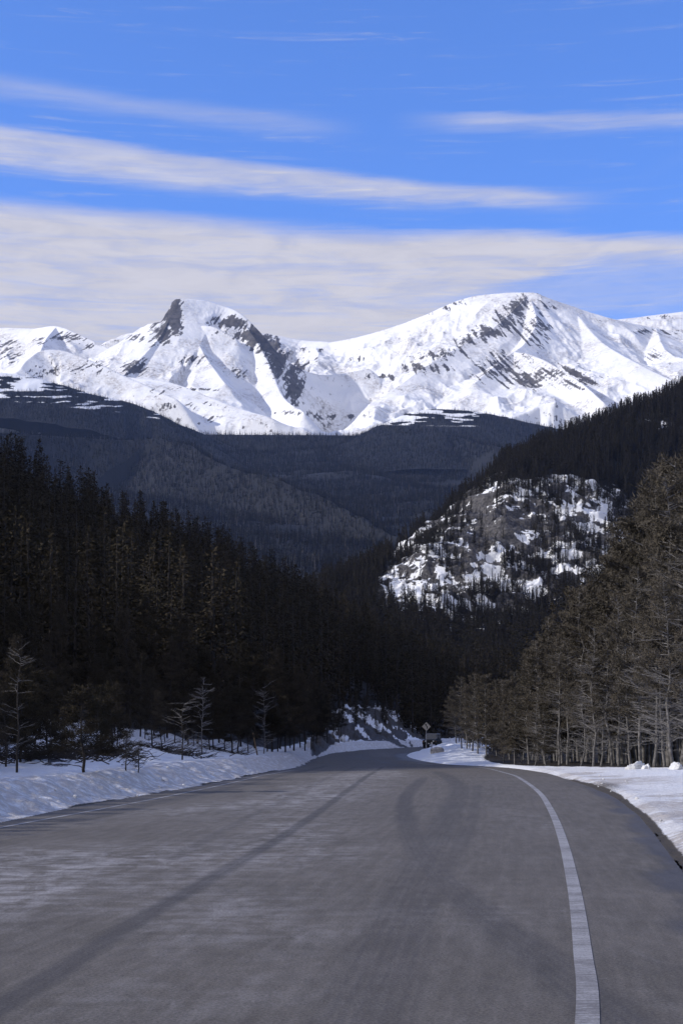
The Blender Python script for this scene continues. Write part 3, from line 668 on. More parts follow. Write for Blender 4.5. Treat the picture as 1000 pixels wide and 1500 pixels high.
def spruce(seed, H=15.0, Rm=2.0, low=0.08, dens=1.0, blade=0.30, power=0.85, mt='spruce', gap=0.0):
    rng = np.random.default_rng(seed); tr = TB(); cr = TB()
    lean = rng.normal(size=2)*0.012*H
    def axis(z): t = z/H; return np.array([lean[0]*t*t, lean[1]*t*t, z])
    zs = np.linspace(-0.6, H*0.98, 9); r0 = 0.011*H+0.03
    tr.tube([axis(z) for z in zs], [r0*(1-0.9*max(z, 0)/H)+.01 for z in zs], 6)
    C = []; U = []; V_ = []; z = low*H
    bump = rng.uniform(0.6, 1.15, 12)
    while z < H*0.99:
        t = z/H; n = 3 if t < 0.9 else 2
        for _ in range(n):
            if rng.random() < gap: continue
            a = rng.uniform(0, 2*math.pi); sec = int(a/(2*math.pi)*4)+4*int(min(2, t*3))
            L = Rm*((1-t)**power)*rng.uniform(0.55, 1.12)*bump[sec % 12]+0.12
            if rng.random() < 0.05: L *= 1.35
            dz = -0.28+0.55*t+rng.normal()*0.10
            dirv = np.array([math.cos(a), math.sin(a), dz]); p0 = axis(z)
            m = max(2, int(L*5.5*dens)); s = rng.uniform(0.12, 1.0, m)[:, None]
            tip = np.clip(s, 0, 1)
            c = p0+dirv*L*s+np.array([0, 0, 1.0])*(0.22*L*s**2)+rng.normal(size=(m, 3))*np.array([.10, .10, .06])*(0.5+L*0.35)
            u = dirv+unit(rng, m)*0.75+np.array([0, 0, -0.25]); u /= np.linalg.norm(u, axis=1)[:, None]
            v = np.cross(u, unit(rng, m)); v /= np.linalg.norm(v, axis=1)[:, None]+1e-9
            sz = blade*rng.uniform(0.6, 1.35, (m, 1))*(0.65+0.35*(1-t))
            C.append(c); U.append(u*sz*1.7); V_.append(v*sz*0.42)
        z += 0.21*rng.uniform(0.6, 1.4)/dens*(0.8+0.4*(1-t))
    n = 14; top = axis(H*0.97); C.append(top+rng.normal(size=(n, 3))*[.06, .06, .25]); u = unit(rng, n)*0.5+[0, 0, .7]; U.append(u*blade); V_.append(np.cross(u, unit(rng, n))*blade*.35)
    cr.tris(np.vstack(C), np.vstack(U), np.vstack(V_))
    return tr.mesh('trunk', M['darkbark']), cr.mesh('crown', M[mt])
PNF = 1.35
def pine(seed, H=12.0, start=0.30, Rm=2.6, mt='pine', bark='bark', twig='twig', blade=0.10, nb=70, needles=1.0, dead=16, upsweep=0.25, trunkr=None, fork=False):
    rng = np.random.default_rng(seed); tr = TB(); br = TB(); cr = TB()
    wob = np.cumsum(rng.normal(size=(11, 2))*0.010*H, axis=0); wob -= wob[0]
    zz = np.linspace(-0.8, H, 11); ax = np.stack([wob[:, 0], wob[:, 1], zz], 1)
    r0 = trunkr or 0.0085*H+0.025
    tr.tube(ax, [r0*(1-0.93*max(z, 0)/H)+0.006 for z in zz], 7)
    def axis(z): return np.array([np.interp(z, zz, ax[:, 0]), np.interp(z, zz, ax[:, 1]), z])
    C = []; U = []; V_ = []
    def needles_at(pts, n, spread, dirv):
        k = rng.integers(0, len(pts), n); n = int(n*PNF); k = rng.integers(0, len(pts), n); c = pts[k]+rng.normal(size=(n, 3))*spread
        u = unit(rng, n)+dirv*0.6+np.array([0, 0, .25]); u /= np.linalg.norm(u, axis=1)[:, None]
        v = np.cross(u, unit(rng, n)); v /= np.linalg.norm(v, axis=1)[:, None]+1e-9
        sz = blade*rng.uniform(0.6, 1.5, (n, 1)); C.append(c); U.append(u*sz*1.9); V_.append(v*sz*0.19)
    sect = rng.uniform(0.55, 1.2, 9)
    for i in range(nb):
        t = start+(1-start)*(i+rng.uniform(0, 1))/nb*0.985; z = t*H; a = rng.uniform(0, 2*math.pi)
        q = (t-start)/(1-start); env = math.sin(math.pi*min(1, 0.22+0.78*(1-q)**0.8)*0.5)*(0.35+0.65*(1-q)**0.7) if q > 0 else 1
        L = Rm*env*rng.uniform(0.5, 1.15)*sect[int(a/(2*math.pi)*3)+3*int(min(2, q*3))]+0.18
        up = upsweep*(0.2+1.3*q)+rng.normal()*0.12
        dirv = np.array([math.cos(a), math.sin(a), up]); p0 = axis(z)
        side = np.array([-math.sin(a), math.cos(a), 0])
        s = np.linspace(0, 1, 6)[:, None]; bend = rng.normal()*0.12
        pts = p0+dirv*L*s+side*bend*L*s**2+np.array([0, 0, 1.])*(rng.uniform(-.05, .22)*L*s**2)
        br.tube(pts, np.linspace(0.022+0.006*L, 0.005, 6), 3)
        m = max(3, int(L*4.5)); seg = pts[2:]
        for j in range(m):
            b = rng.uniform(0.28, 1.0); pb = np.array([np.interp(b, s[:, 0], pts[:, k]) for k in range(3)])
            sl_ = L*0.36*rng.uniform(0.5, 1.2)*(1.15-b*0.6); sd = side*(1 if rng.random() < .5 else -1)*rng.uniform(.5, 1)+dirv*0.75+np.array([0, 0, rng.uniform(-.15, .45)])
            sd /= np.linalg.norm(sd); q2 = pb+sd*sl_*np.linspace(0, 1, 4)[:, None]+rng.normal(size=(4, 3))*0.02
            br.tube(q2, [0.010, 0.008, 0.006, 0.003], 3)
            n = int(needles*(16+26*sl_)); needles_at(q2[1:], n, 0.085, sd)
        needles_at(seg, int(needles*18*L), 0.09, dirv)
    for i in range(dead):                                       # bare lower limbs
        z = H*rng.uniform(0.10, start+0.16); a = rng.uniform(0, 2*math.pi); L = Rm*rng.uniform(0.25, 0.9)
        dirv = np.array([math.cos(a), math.sin(a), rng.uniform(-.05, .55)]); p0 = axis(z); side = np.array([-math.sin(a), math.cos(a), 0])
        s = np.linspace(0, 1, 6)[:, None]; pts = p0+dirv*L*s+side*rng.normal()*0.2*L*s**2+rng.normal(size=(6, 3))*0.02*L
        pts[0] = p0; br.tube(pts, np.linspace(0.020+0.004*L, 0.004, 6), 3)
        for j in range(int(4+4*L)):
            b = rng.uniform(0.3, 1); pb = np.array([np.interp(b, s[:, 0], pts[:, k]) for k in range(3)])
            sd = dirv*0.8+side*rng.choice([-1, 1])*rng.uniform(.4, 1)+np.array([0, 0, rng.uniform(-.2, .4)])
            sl_ = L*0.4*rng.uniform(.3, 1); br.tube(pb+sd*sl_*np.linspace(0, 1, 3)[:, None]+rng.normal(size=(3, 3))*.015, [.009, .006, .003], 3)
    tm, bm_ = tr.mesh('trunk', M[bark], True), br.mesh('branches', M[twig])
    if C: cr.tris(np.vstack(C), np.vstack(U), np.vstack(V_)); return tm, bm_, cr.mesh('crown', M[mt])
    return tm, bm_, None

def plant(name, meshes, loc, rz, sc, label, cat, group=None):
    e = bpy.data.objects.new(name, None); COL.objects.link(e); e.location = loc; e.rotation_euler = (0, 0, rz); e.scale = sc if isinstance(sc, tuple) else (sc, sc, sc)
    e.empty_display_size = 0.5; e['label'] = label; e['category'] = cat
    if group: e['group'] = group
    for nm, me in zip(('trunk', 'branches', 'crown') if len(meshes) == 3 else ('trunk', 'crown'), meshes):
        if me is None: continue
        c = bpy.data.objects.new(nm, me); COL.objects.link(c); c.parent = e
    return e
def gz(x, y): return float(ground(np.array([x]), np.array([y]))[0][0])

# ---- a wood as one mass: points that carry the same few tree shapes
def wood(name, shapes, P, S, label, cat, seed=1, squash=None):
    rng = np.random.default_rng(seed); col = bpy.data.collections.new(name+'_shapes')
    for i, me in enumerate(shapes): col.objects.link(bpy.data.objects.new(name+'_shape', me))
    me = bpy.data.meshes.new(name); me.vertices.add(len(P)); me.vertices.foreach_set('co', np.asarray(P, np.float32).ravel())
    n = len(P)
    a = me.attributes.new('turn', 'FLOAT_VECTOR', 'POINT'); rv = np.zeros((n, 3), np.float32); rv[:, 2] = rng.uniform(0, 6.283, n); rv[:, :2] = rng.normal(size=(n, 2))*0.03; a.data.foreach_set('vector', rv.ravel())
    a = me.attributes.new('size', 'FLOAT_VECTOR', 'POINT'); sv = np.asarray(S, np.float32)[:, None]*np.ones((1, 3), np.float32); wv = rng.uniform(0.8, 1.2, n); sv[:, 0] *= wv; sv[:, 1] *= wv; a.data.foreach_set('vector', sv.astype(np.float32).ravel())
    a = me.attributes.new('which', 'INT', 'POINT'); a.data.foreach_set('value', rng.integers(0, len(shapes), n).astype(np.int32))
    o = link(name, me, kind='stuff', label=label, category=cat)
    g = bpy.data.node_groups.new(name, 'GeometryNodeTree'); g.interface.new_socket('Geometry', in_out='INPUT', socket_type='NodeSocketGeometry'); g.interface.new_socket('Geometry', in_out='OUTPUT', socket_type='NodeSocketGeometry')
    N = g.nodes; L = g.links; gi = N.new('NodeGroupInput'); go = N.new('NodeGroupOutput'); ip = N.new('GeometryNodeInstanceOnPoints'); ci = N.new('GeometryNodeCollectionInfo')
    ci.inputs['Collection'].default_value = col; ci.inputs['Separate Children'].default_value = True; ci.inputs['Reset Children'].default_value = True
    def at(nm, ty):
        q = N.new('GeometryNodeInputNamedAttribute'); q.data_type = ty; q.inputs[0].default_value = nm; return q.outputs[0]
    L.new(gi.outputs[0], ip.inputs['Points']); L.new(ci.outputs[0], ip.inputs['Instance']); ip.inputs['Pick Instance'].default_value = True
    L.new(at('which', 'INT'), ip.inputs['Instance Index']); L.new(at('size', 'FLOAT_VECTOR'), ip.inputs['Scale'])
    er = N.new('FunctionNodeEulerToRotation'); L.new(at('turn', 'FLOAT_VECTOR'), er.inputs[0]); L.new(er.outputs[0], ip.inputs['Rotation'])
    L.new(ip.outputs[0], go.inputs[0]); md = o.modifiers.new('wood', 'NODES'); md.node_group = g
    return o
def joined(tm, cm, name):                                       # trunk and crown in one mesh, for the woods only
    def arr(me):
        v = np.zeros(len(me.vertices)*3, np.float32); me.vertices.foreach_get('co', v); f = np.zeros(len(me.loops), np.int32); me.loops.foreach_get('vertex_index', f); return v.reshape(-1, 3), f.reshape(-1, 3)
    v1, f1 = arr(tm); v2, f2 = arr(cm); me = mesh_np(name, np.vstack([v1, v2]), np.vstack([f1, f2+len(v1)]), False)
    me.materials.append(tm.materials[0]); me.materials.append(cm.materials[0])
    mi = np.zeros(len(me.polygons), np.int32); mi[len(f1):] = 1; me.polygons.foreach_set('material_index', mi); return me

# ------------------------------------------------------------------ conifers on the left hillside
SP = [spruce(100+i, 15.0, rm, lw, 1.0, 0.30, pw) for i, (rm, lw, pw) in enumerate(((2.1, .06, .8), (1.8, .10, .9), (2.5, .05, .75), (1.6, .08, .8), (2.3, .12, .7), (1.9, .04, 1.0), (2.7, .1, .65), (2.5, .25, .42), (2.9, .32, .5), (1.5, .3, .5)))]
rng = np.random.default_rng(7)
def left_points():
    pts = []; tries = 0; cell = {}
    crest = ([-900, 0, 110, 200, 300, 400, 450, 500, 560, 615, 680, 760], [330, 320, 325, 350, 385, 440, 470, 500, 540, 580, 620, 670])
    foot = ([-900, 0, 110, 200, 300, 400, 450, 500, 560, 615, 680, 760], [66, 92, 84, 88, 102, 118, 170, 238, 250, 226, 244, 276])
    N_ = 14000; px = rng.uniform(-420, 760, N_); 
    d0 = np.interp(px, *foot); d1 = np.interp(px, *crest); d = np.sqrt(rng.uniform(0, 1, N_)*(d1**2-d0**2)+d0**2)
    x = (px-500)/F*d; order = np.argsort(d)
    for i in order:
        gx, gy = x[i], d[i]; r = 2.15+0.004*gy; c = (int(gx//3.5), int(gy//3.5)); ok = True
        for a in (-1, 0, 1):
            for b in (-1, 0, 1):
                for q in cell.get((c[0]+a, c[1]+b), ()):
                    if (q[0]-gx)**2+(q[1]-gy)**2 < r*r: ok = False
        if ok: cell.setdefault(c, []).append((gx, gy)); pts.append((px[i], gy, gx))
    return np.array(pts)
lp = left_points()
gzv = ground(lp[:, 2], lp[:, 1])[0]; dRv = ground(lp[:, 2], lp[:, 1])[1]
keep = dRv > np.where(lp[:, 0] > 590, 4.6, 7); lp = lp[keep]; gzv = gzv[keep]
lh = rng.uniform(0.50, 1.15, len(lp))*np.interp(lp[:, 0], [0, 300, 500, 760], [1.08, 1.0, .95, .9])*np.interp(lp[:, 1], [80, 130, 200], [.62, .9, 1.0])
inview = (lp[:, 0] > -30)
idx = np.where(inview)[0]; idx = idx[np.argsort(-(lh/lp[:, 1])[idx])][:300]; single = np.zeros(len(lp), bool); single[idx] = True
WPX = [-1, 42, 82, 121, 160, 183, 203, 240, 265, 296, 330, 377, 420, 475, 540, 615]
WHERE = ['at the far left edge', 'beside the dead pale-limbed tree', 'above the brush tangle', 'just left of the bushy young pine', 'just right of the bushy young pine', 'above the taller sapling', 'above the shorter sapling', 'right of the two saplings',
 'left of the sweeping bare tree', 'between the two bare trees', 'right of the grey bare tree', 'left of the leaning stake', 'right of the leaning stake', 'left of the thin marker post', 'above the left end of the steep bank', 'above the right end of the steep bank', 'beyond the bend behind the sign']
WF = ([-900, 0, 110, 200, 300, 400, 450, 500, 560, 615, 680, 760], [66, 92, 84, 98, 112, 124, 176, 238, 254, 276, 330, 372])
ROWS = ['at the lower edge', 'in the second rank', 'in the third rank', 'high on the slope']
for i in idx:
    px, d, x = lp[i]; tall = 'towering' if lh[i] > 0.98 else ('tall' if lh[i] > 0.86 else ('medium' if lh[i] > .72 else 'short'))
    where = WHERE[int(np.searchsorted(WPX, px))]; fr = (d-np.interp(px, WF[0], WF[1]))/np.interp(px, WF[0], WF[1])
    row = ROWS[int(min(3, fr/0.28))]
    plant('spruce_tree', SP[int(rng.integers(0, len(SP)))], (x, d, gzv[i]-.1), float(rng.uniform(0, 6.28)), (float(lh[i]*rng.uniform(.85, 1.15)),)*2+(float(lh[i]),),
          '%s left-hand spruce %s, %s' % (tall, row, where), 'tree', '%s spruces %s, %s' % (tall, row, where))
shapes = [joined(a, b, 'spruce_shape') for a, b in SP]
rest = ~single
N_ = 1700; ex = rng.uniform(-60, -11, N_); ey = rng.uniform(4, 90, N_); k = (ex/np.maximum(ey, 1) < -0.262); ex, ey = ex[k], ey[k]  # unseen trees added left of the frame to shade the berm
eh = np.clip((-6.0-ex+0.03*np.maximum(ey-30, 0))/1.98/15.0, .1, 1.0)*rng.uniform(.75, 1.0, len(ex)); k = ey > 6; ex, ey, eh = ex[k], ey[k], eh[k]; ez = ground(ex, ey)[0]  # heights limited so the added trees' shadows stop short of the road
lp = np.vstack([lp, np.stack([ex*0, ey, ex], 1)]); gzv = np.concatenate([gzv, ez]); lh = np.concatenate([lh, eh]); rest = np.concatenate([rest, np.ones(len(ex), bool)])
wood('left_hillside_forest', shapes, np.stack([lp[rest, 2], lp[rest, 1], gzv[rest]-.1], 1), lh[rest], 'dark spruce forest climbing the left hillside to its jagged skyline', 'forest', 2)

# ------------------------------------------------------------------ woods on the rocky hill, valley and foothills
LOWSP = [joined(*spruce(200+i, 14.0, rm, .05, .62, .52, pw, 'hillspruce'), 'hill_spruce_shape') for i, (rm, pw) in enumerate(((1.7, .8), (1.4, .9), (2.1, .7), (1.2, .8)))]
def hill_wood():
    N_ = 34000; px = rng.uniform(440, 1250, N_); d = np.sqrt(rng.uniform(460**2, 1290**2, N_))
    dc = np.interp(px, [c[0] for c in HC], [c[1][-1][0] for c in HC])*1.03; df = np.interp(px, [c[0] for c in HC], [c[1][0][0] for c in HC])
    x, z, oc, slabs, r1, r2, py = hill_xyz(px, d)
    cl = fbm(x/22, d/22, 3, 19)
    pr = np.where(oc > 0.35, 1.0*sm(cl, .34, .54)*(1-np.clip(slabs, 0, 1)*.85)+.03, 0.85-0.5*oc)
    pr = pr*(1-0.8*np.exp(-(((px-590)/36)**2+((py-862)/20)**2)))
    pr = pr*(1-0.75*np.exp(-(((px-965)/35)**2+((py-622)/15)**2)))
    k = (d > df) & (d < dc) & (rng.uniform(0, 1, N_) < pr)
    s = rng.uniform(0.55, 1.15, N_)*np.where(oc > .35, .72, 1.0)
    wood('right_hill_forest', LOWSP, np.stack([x, d, z-.4], 1)[k], s[k], 'black conifer wood covering the steep right hill around its snowy rocks', 'forest', 3)
hill_wood()
def cone_tree(seed, mt):
    rg = np.random.default_rng(seed); t = TB(); C = []; U = []; V_ = []
    H = 13.0
    for i in range(40):
        q = rg.uniform(0.04, 0.98); a = rg.uniform(0, 6.28); Rr = 1.9*(1-q)**.8*rg.uniform(.5, 1.1)+.1
        c = np.array([math.cos(a)*Rr*.3, math.sin(a)*Rr*.3, q*H]); u = np.array([math.cos(a)*Rr, math.sin(a)*Rr, -Rr*.35+.2]); v = np.array([-math.sin(a), math.cos(a), .2])*(Rr*.55)
        C.append(c); U.append(u); V_.append(v)
    C.append([0, 0, H*.8]); U.append([0, 0, H*.25]); V_.append([.25, .1, 0]); C.append([0, 0, 0]); U.append([0, 0, H]); V_.append([.25, .25, 0])
    t.tris(np.array(C), np.array(U), np.array(V_)); return t.mesh('valley_spruce_shape', M[mt])
CT = [cone_tree(i, 'valley') for i in range(5)]
def valley_wood():
    N_ = 110000; px = rng.uniform(-120, 900, N_); d = np.sqrt(rng.uniform(2200**2, 5250**2, N_))
    x, z = valley(px, d); y0 = HOR-F*(z-EYE)/d
    cl = fbm(x/130, d/130, 3, 29); k = rng.uniform(0, 1, N_) < sm(cl, .18, .42)
    s = rng.uniform(.7, 1.5, N_)
    wood('valley_forest', CT, np.stack([x, d, z-4.5], 1)[k], s[k], 'hazy blue and brown conifer forest filling the valley below the peaks', 'forest', 4)
    N_ = 30000; px = rng.uniform(-150, 880, 2*N_); d = rng.uniform(4400, 5600, 2*N_)
    x, z, m, py = foothill(px, d); k = rng.uniform(0, 1, 2*N_) < (1-m)*0.9
    wood('foothill_forest', CT, np.stack([x, d, z-1.5], 1)[k], rng.uniform(.6, 1.2, 2*N_)[k], 'dark treeline forest streaked with snow at the foot of the snow mountains', 'forest', 5)
valley_wood()

# ------------------------------------------------------------------ brown pines on the right
PN = [pine(300+i, H, st, rm, nb=nb, needles=nd, dead=dd) for i, (H, st, rm, nb, nd, dd) in enumerate((
    (12, .30, 2.6, 80, 1.0, 22), (12, .22, 2.3, 85, 1.1, 26), (12, .38, 2.8, 75, .9, 30), (12, .26, 2.0, 75, 1.0, 18), (12, .18, 2.7, 95, 1.15, 20), (12, .45, 2.4, 60, .5, 46), (12, .42, 2.9, 60, .35, 70)))]
PN.append(pine(340, 12, .62, 2.6, nb=34, needles=.12, dead=95, twig='twig', upsweep=.5))
skyl = ([640, 672, 702, 735, 780, 822, 856, 888, 922, 942, 970, 1000, 1100], [1030, 1005, 990, 966, 936, 893, 842, 815, 786, 738, 678, 650, 600])
def right_pines():
    out = []; rg = np.random.default_rng(21)
    front = [706, 716, 738, 761, 783, 799, 817, 832, 850, 868, 880, 893, 908, 922, 943, 958, 972, 985, 1004, 1030]
    for i, px in enumerate(front):                              # front row: thin trunks, bare lower limbs
        d = float(np.interp(px, [700, 760, 820, 900, 1000], [100, 86, 78, 71, 65]))+rg.uniform(-1.5, 2.5)
        top = rg.uniform(900, 965) if i in (9, 13, 16) else float(np.interp(px, *skyl))+rg.uniform(20, 130)*(1 if px < 850 else 1.5)
        out.append((px, d, top, (7 if i in (9, 13, 16) else rg.choice([2, 5, 5, 6, 6, 1])), 'front'))
    for row, (dd, lo, hi, n) in enumerate(((84, 4, 90, 24), (96, 0, 60, 28), (112, 0, 70, 34), (132, 4, 80, 30))):
        for px in np.linspace(668 if row > 1 else 735, 1090, n):
            px = px+rg.uniform(-8, 8)
            d = dd*float(np.interp(px, [660, 760, 1000], [1.28, 1.08, .92]))+rg.uniform(-4, 4)
            top = float(np.interp(px, *skyl))+rg.uniform(lo, hi)
            out.append((px, d, top, rg.choice([0, 1, 3, 4, 4]), 'back'))
    for px, d, top in ((668, 150, 1010), (676, 140, 990), (684, 132, 1000), (692, 126, 985), (700, 118, 990), (672, 160, 1020), (712, 110, 985)):
        out.append((px, d, top, rg.choice([0, 3, 4]), 'bend'))
    return out
CATP = 'pine tree'
for px, d, top, k, row in right_pines():
    x = (px-500)/F*d; z = gz(x, d); Hh = EYE+(HOR-top)/F*d-z
    if Hh < 2.5: continue
    s = Hh/12.0; ws = s*float(rng.uniform(.85, 1.1)) if s > .5 else s*1.15
    sec = ['among the snow piles', 'where the edge line vanishes', 'above the far end of the edge line', 'above the outward curve of the shoulder', 'above the dirt patch in the shoulder', 'left of the jagged snow chunks', 'behind the jagged snow chunks', 'between the chunks and the rounded heap', 'at the far right edge'][int(np.searchsorted([700, 740, 790, 840, 885, 915, 950, 990], px))]
    lay = 'second' if d < 92 else ('third' if d < 110 else ('fourth' if d < 130 else 'rearmost')); hh = 'tall' if Hh > 13 else ('mid-height' if Hh > 9 else 'low')
    if row == 'front': lab, grp = hh+' grey-trunked front row pine '+sec, 'front row pines '+sec
    elif row == 'bend': lab, grp = hh+' brown pine at the left tip of the right tree line', hh+' pines at the left tip of the right tree line'
    else: lab, grp = '%s right-hand pine, %s rank, %s' % (hh, lay, sec.replace('between the chunks and the rounded heap', 'left of the rounded heap')), '%s pines in the %s rank, %s' % (hh, lay, sec)
    plant('pine_tree', PN[int(k)], (x, d, z-.15), float(rng.uniform(0, 6.28)), (ws, ws, s), lab, CATP, grp)
# dark spruces that stand among and behind them
for i, (px, d, top) in enumerate(((812, 150, 880), (745, 165, 955), (775, 170, 930), (790, 185, 925), (722, 190, 975), (830, 170, 855), (860, 180, 830), (700, 200, 985), (895, 175, 800), (935, 170, 760), (975, 165, 720), (1010, 160, 690),
                                  (690, 215, 1010), (735, 210, 985), (765, 215, 965), (800, 215, 940), (840, 210, 900), (880, 205, 860), (920, 200, 820), (960, 205, 800))):
    x = (px-500)/F*d; z = gz(x, d); s = (EYE+(HOR-top)/F*d-z)/15.0
    plant('spruce_tree', SP[i % len(SP)], (x, d, z-.1), i*1.3, (s*.95, s*.95, s), 'dark spruce rising behind the brown pines on the right', 'tree', 'spruces behind the right pines')

# ------------------------------------------------------------------ trees and saplings on the left roadside
YP = [pine(400, 5.0, .22, 1.35, 'youngpine', 'darkbark', 'darkbark', .075, 60, 1.3, 6, .35), pine(401, 3.0, .30, .55, 'youngpine', 'darkbark', 'darkbark', .06, 26, .9, 8, .5),
      pine(402, 3.0, .25, .50, 'youngpine', 'darkbark', 'darkbark', .06, 22, 1.0, 6, .5)]
BARE = [pine(410, 6.0, .95, 2.0, 'youngpine', 'bark', 'twig', .06, 3, .1, 44, .4), pine(411, 9.0, .95, 1.8, 'youngpine', 'darkbark', 'bark', .06, 3, .1, 34, .3),
        pine(412, 4.5, .95, 1.7, 'youngpine', 'darkbark', 'bark', .06, 3, .1, 50, .4)]
BP = [pine(420+i, 10, st, rm, 'youngpine' if i == 1 else 'woodpine', 'darkbark', 'darkbark', .09, 80, 1.0, 22) for i, (st, rm) in enumerate(((.25, 2.2), (.18, 2.5), (.3, 2.0)))]
def put(px, d, top, meshes, H, name, label, cat, group=None, wide=1.0, rz=0.0):
    x = (px-500)/F*d; z = gz(x, d); s = (EYE+(HOR-top)/F*d-z)/H
    return plant(name, meshes, (x, d, z-.08), rz, (s*wide, s*wide, s), label, cat, group)
put(121, 43, 1005, YP[0], 5.0, 'pine_tree', 'bushy dark young pine standing alone behind the left snowbank', 'young pine', None, 1.35, .6)
put(183, 45, 1071, YP[1], 3.0, 'pine_sapling', 'taller of the two thin pine saplings on the left snowbank', 'sapling', None, 1.1, 1.0)
put(203, 46, 1084, YP[2], 3.0, 'pine_sapling', 'shorter of the two thin pine saplings on the left snowbank', 'sapling', None, 1.1, 2.0)
put(44, 49, 1085, YP[2], 3.0, 'pine_sapling', 'stubby dark sapling among the brush at the far left', 'sapling', None, 1.9, 2.5)
put(22, 44, 950, BARE[1], 9.0, 'bare_tree', 'dead leafless tree with pale limbs at the far left edge', 'dead tree', None, .9, .4)
put(265, 62, 1035, BARE[2], 4.5, 'bare_tree', 'leafless dark tree with low sweeping branch on the left snow slope', 'dead tree', None, 1.1, 1.7)
put(296, 74, 1010, BARE[0], 6.0, 'bare_tree', 'leafless grey tree just right of the dark sweeping one on the left slope', 'dead tree', None, .8, 2.9)
put(385, 100, 1015, BARE[0], 6.0, 'bare_tree', 'slim leafless tree near the leaning wooden stake', 'dead tree', None, .7, .9)
YD = (74, 78, 80, 86, 92, 104)
front = [(-12, 45, 990), (8, 47, 1005), (30, 49, 965), (52, 53, 985), (70, 49, 1045), (92, 55, 1010), (143, 55, 1020), (163, 59, 1000), (-25, 50, 930), (38, 52, 1000), (70, 58, 985), (148, 62, 1005), (12, 54, 930), (-6, 50, 985), (172, 64, 1000), (236, 66, 1010), (8, 60, 960), (-20, 55, 940), (60, 72, 940), (95, 66, 970), (150, 78, 960), (168, 70, 985), (205, 76, 955), (222, 72, 975), (245, 82, 930), (290, 92, 950), (322, 96, 960), (340, 88, 985), (352, 100, 940),
         (372, 104, 965), (398, 108, 950), (418, 112, 985), (432, 122, 975), (447, 130, 1000), (425, 132, 1000), (438, 140, 990), (455, 146, 1005), (463, 152, 1010), (470, 160, 1000), (480, 172, 1015), (490, 186, 1020), (446, 150, 985), (458, 162, 985), (410, 124, 985), (500, 196, 1030), (472, 176, 1000), (212, 74, 1020), (240, 76, 1010), (256, 78, 1015), (276, 80, 1000), (284, 84, 1030), (312, 86, 1015), (330, 88, 1020), (348, 92, 1010), (362, 96, 1020), (392, 104, 1015), (408, 112, 1005), (225, 80, 1000), (308, 84, 1000), (270, 90, 900), (188, 84, 890), (130, 84, 900), (30, 80, 890), (80, 84, 880), (230, 90, 870)]
for i, (px, d, top) in enumerate(front):
    put(px, d, top, YP[0] if (i < 13 and i % 4) or d in YD else BP[i % 3], 5.0 if (i < 13 and i % 4) or d in YD else 10.0, 'pine_tree', ('%s brownish pine edging the left wood, ' % ('tall' if top < 965 else 'low'))+WHERE[int(np.searchsorted(WPX, px))], 'pine tree', ('%s wood-edge pines ' % ('tall' if top < 965 else 'low'))+WHERE[int(np.searchsorted(WPX, px))], .95, i*1.1)
rg = np.random.default_rng(31)
for i in range(34):
    px = float(rg.uniform(455, 612)); d0 = float(np.interp(px, [455, 500, 560, 615], [178, 204, 216, 240])); d = d0+float(rg.uniform(0, 26)); x = (px-500)/F*d; z = gz(x, d); s = float(rg.uniform(.10, .30))
    plant('spruce_sapling', SP[i % len(SP)], (x, d, z-.1), i*1.7, (s*1.2, s*1.2, s), 'small dark spruce growing on the steep snow-streaked bank at the bend', 'sapling', 'small spruces on the steep bank at the bend')
# brush and fallen limbs on the left snow
def brush(px, d, wdt, n, seed):
    rg = np.random.default_rng(seed); b = TB(); x0 = (px-500)/F*d
    for i in range(n):
        x = rg.normal()*wdt*.5; y = rg.normal()*wdt*.8; z = gz(x0+x, d+y)-gz(x0, d); a = rg.uniform(-.5, .5)+(math.pi if rg.random() < .5 else 0); L = rg.uniform(.35, 1.3)
        s = np.linspace(0, 1, 5)[:, None]; p = np.array([x, y, z+.02])+np.array([math.cos(a), math.sin(a), rg.uniform(.05, .5)])*L*s+rg.normal(size=(5, 3))*.04
        b.tube(p, np.linspace(.022, .005, 5), 3)
    return b.mesh('brush', M['darkbark']), (x0, d, gz(x0, d))
for i, (px, d, wd, n, lab) in enumerate(((60, 52, 2.4, 230, 'tangle of dark dead brush on the snow at the far left'), (95, 58, 2.0, 170, 'dark fallen twigs behind the bushy young pine'), (150, 58, 1.5, 110, 'sparse dark brush beside the thin saplings'),
                                       (252, 68, 1.3, 170, 'dark snow-flecked brush left of the sweeping bare tree'), (330, 86, 1.3, 60, 'low brush at the wood edge right of the leafless trees'))):
    me, loc = brush(px, d, wd, n, i); o = link('brush', me, label=lab, category='brush'); o.location = loc

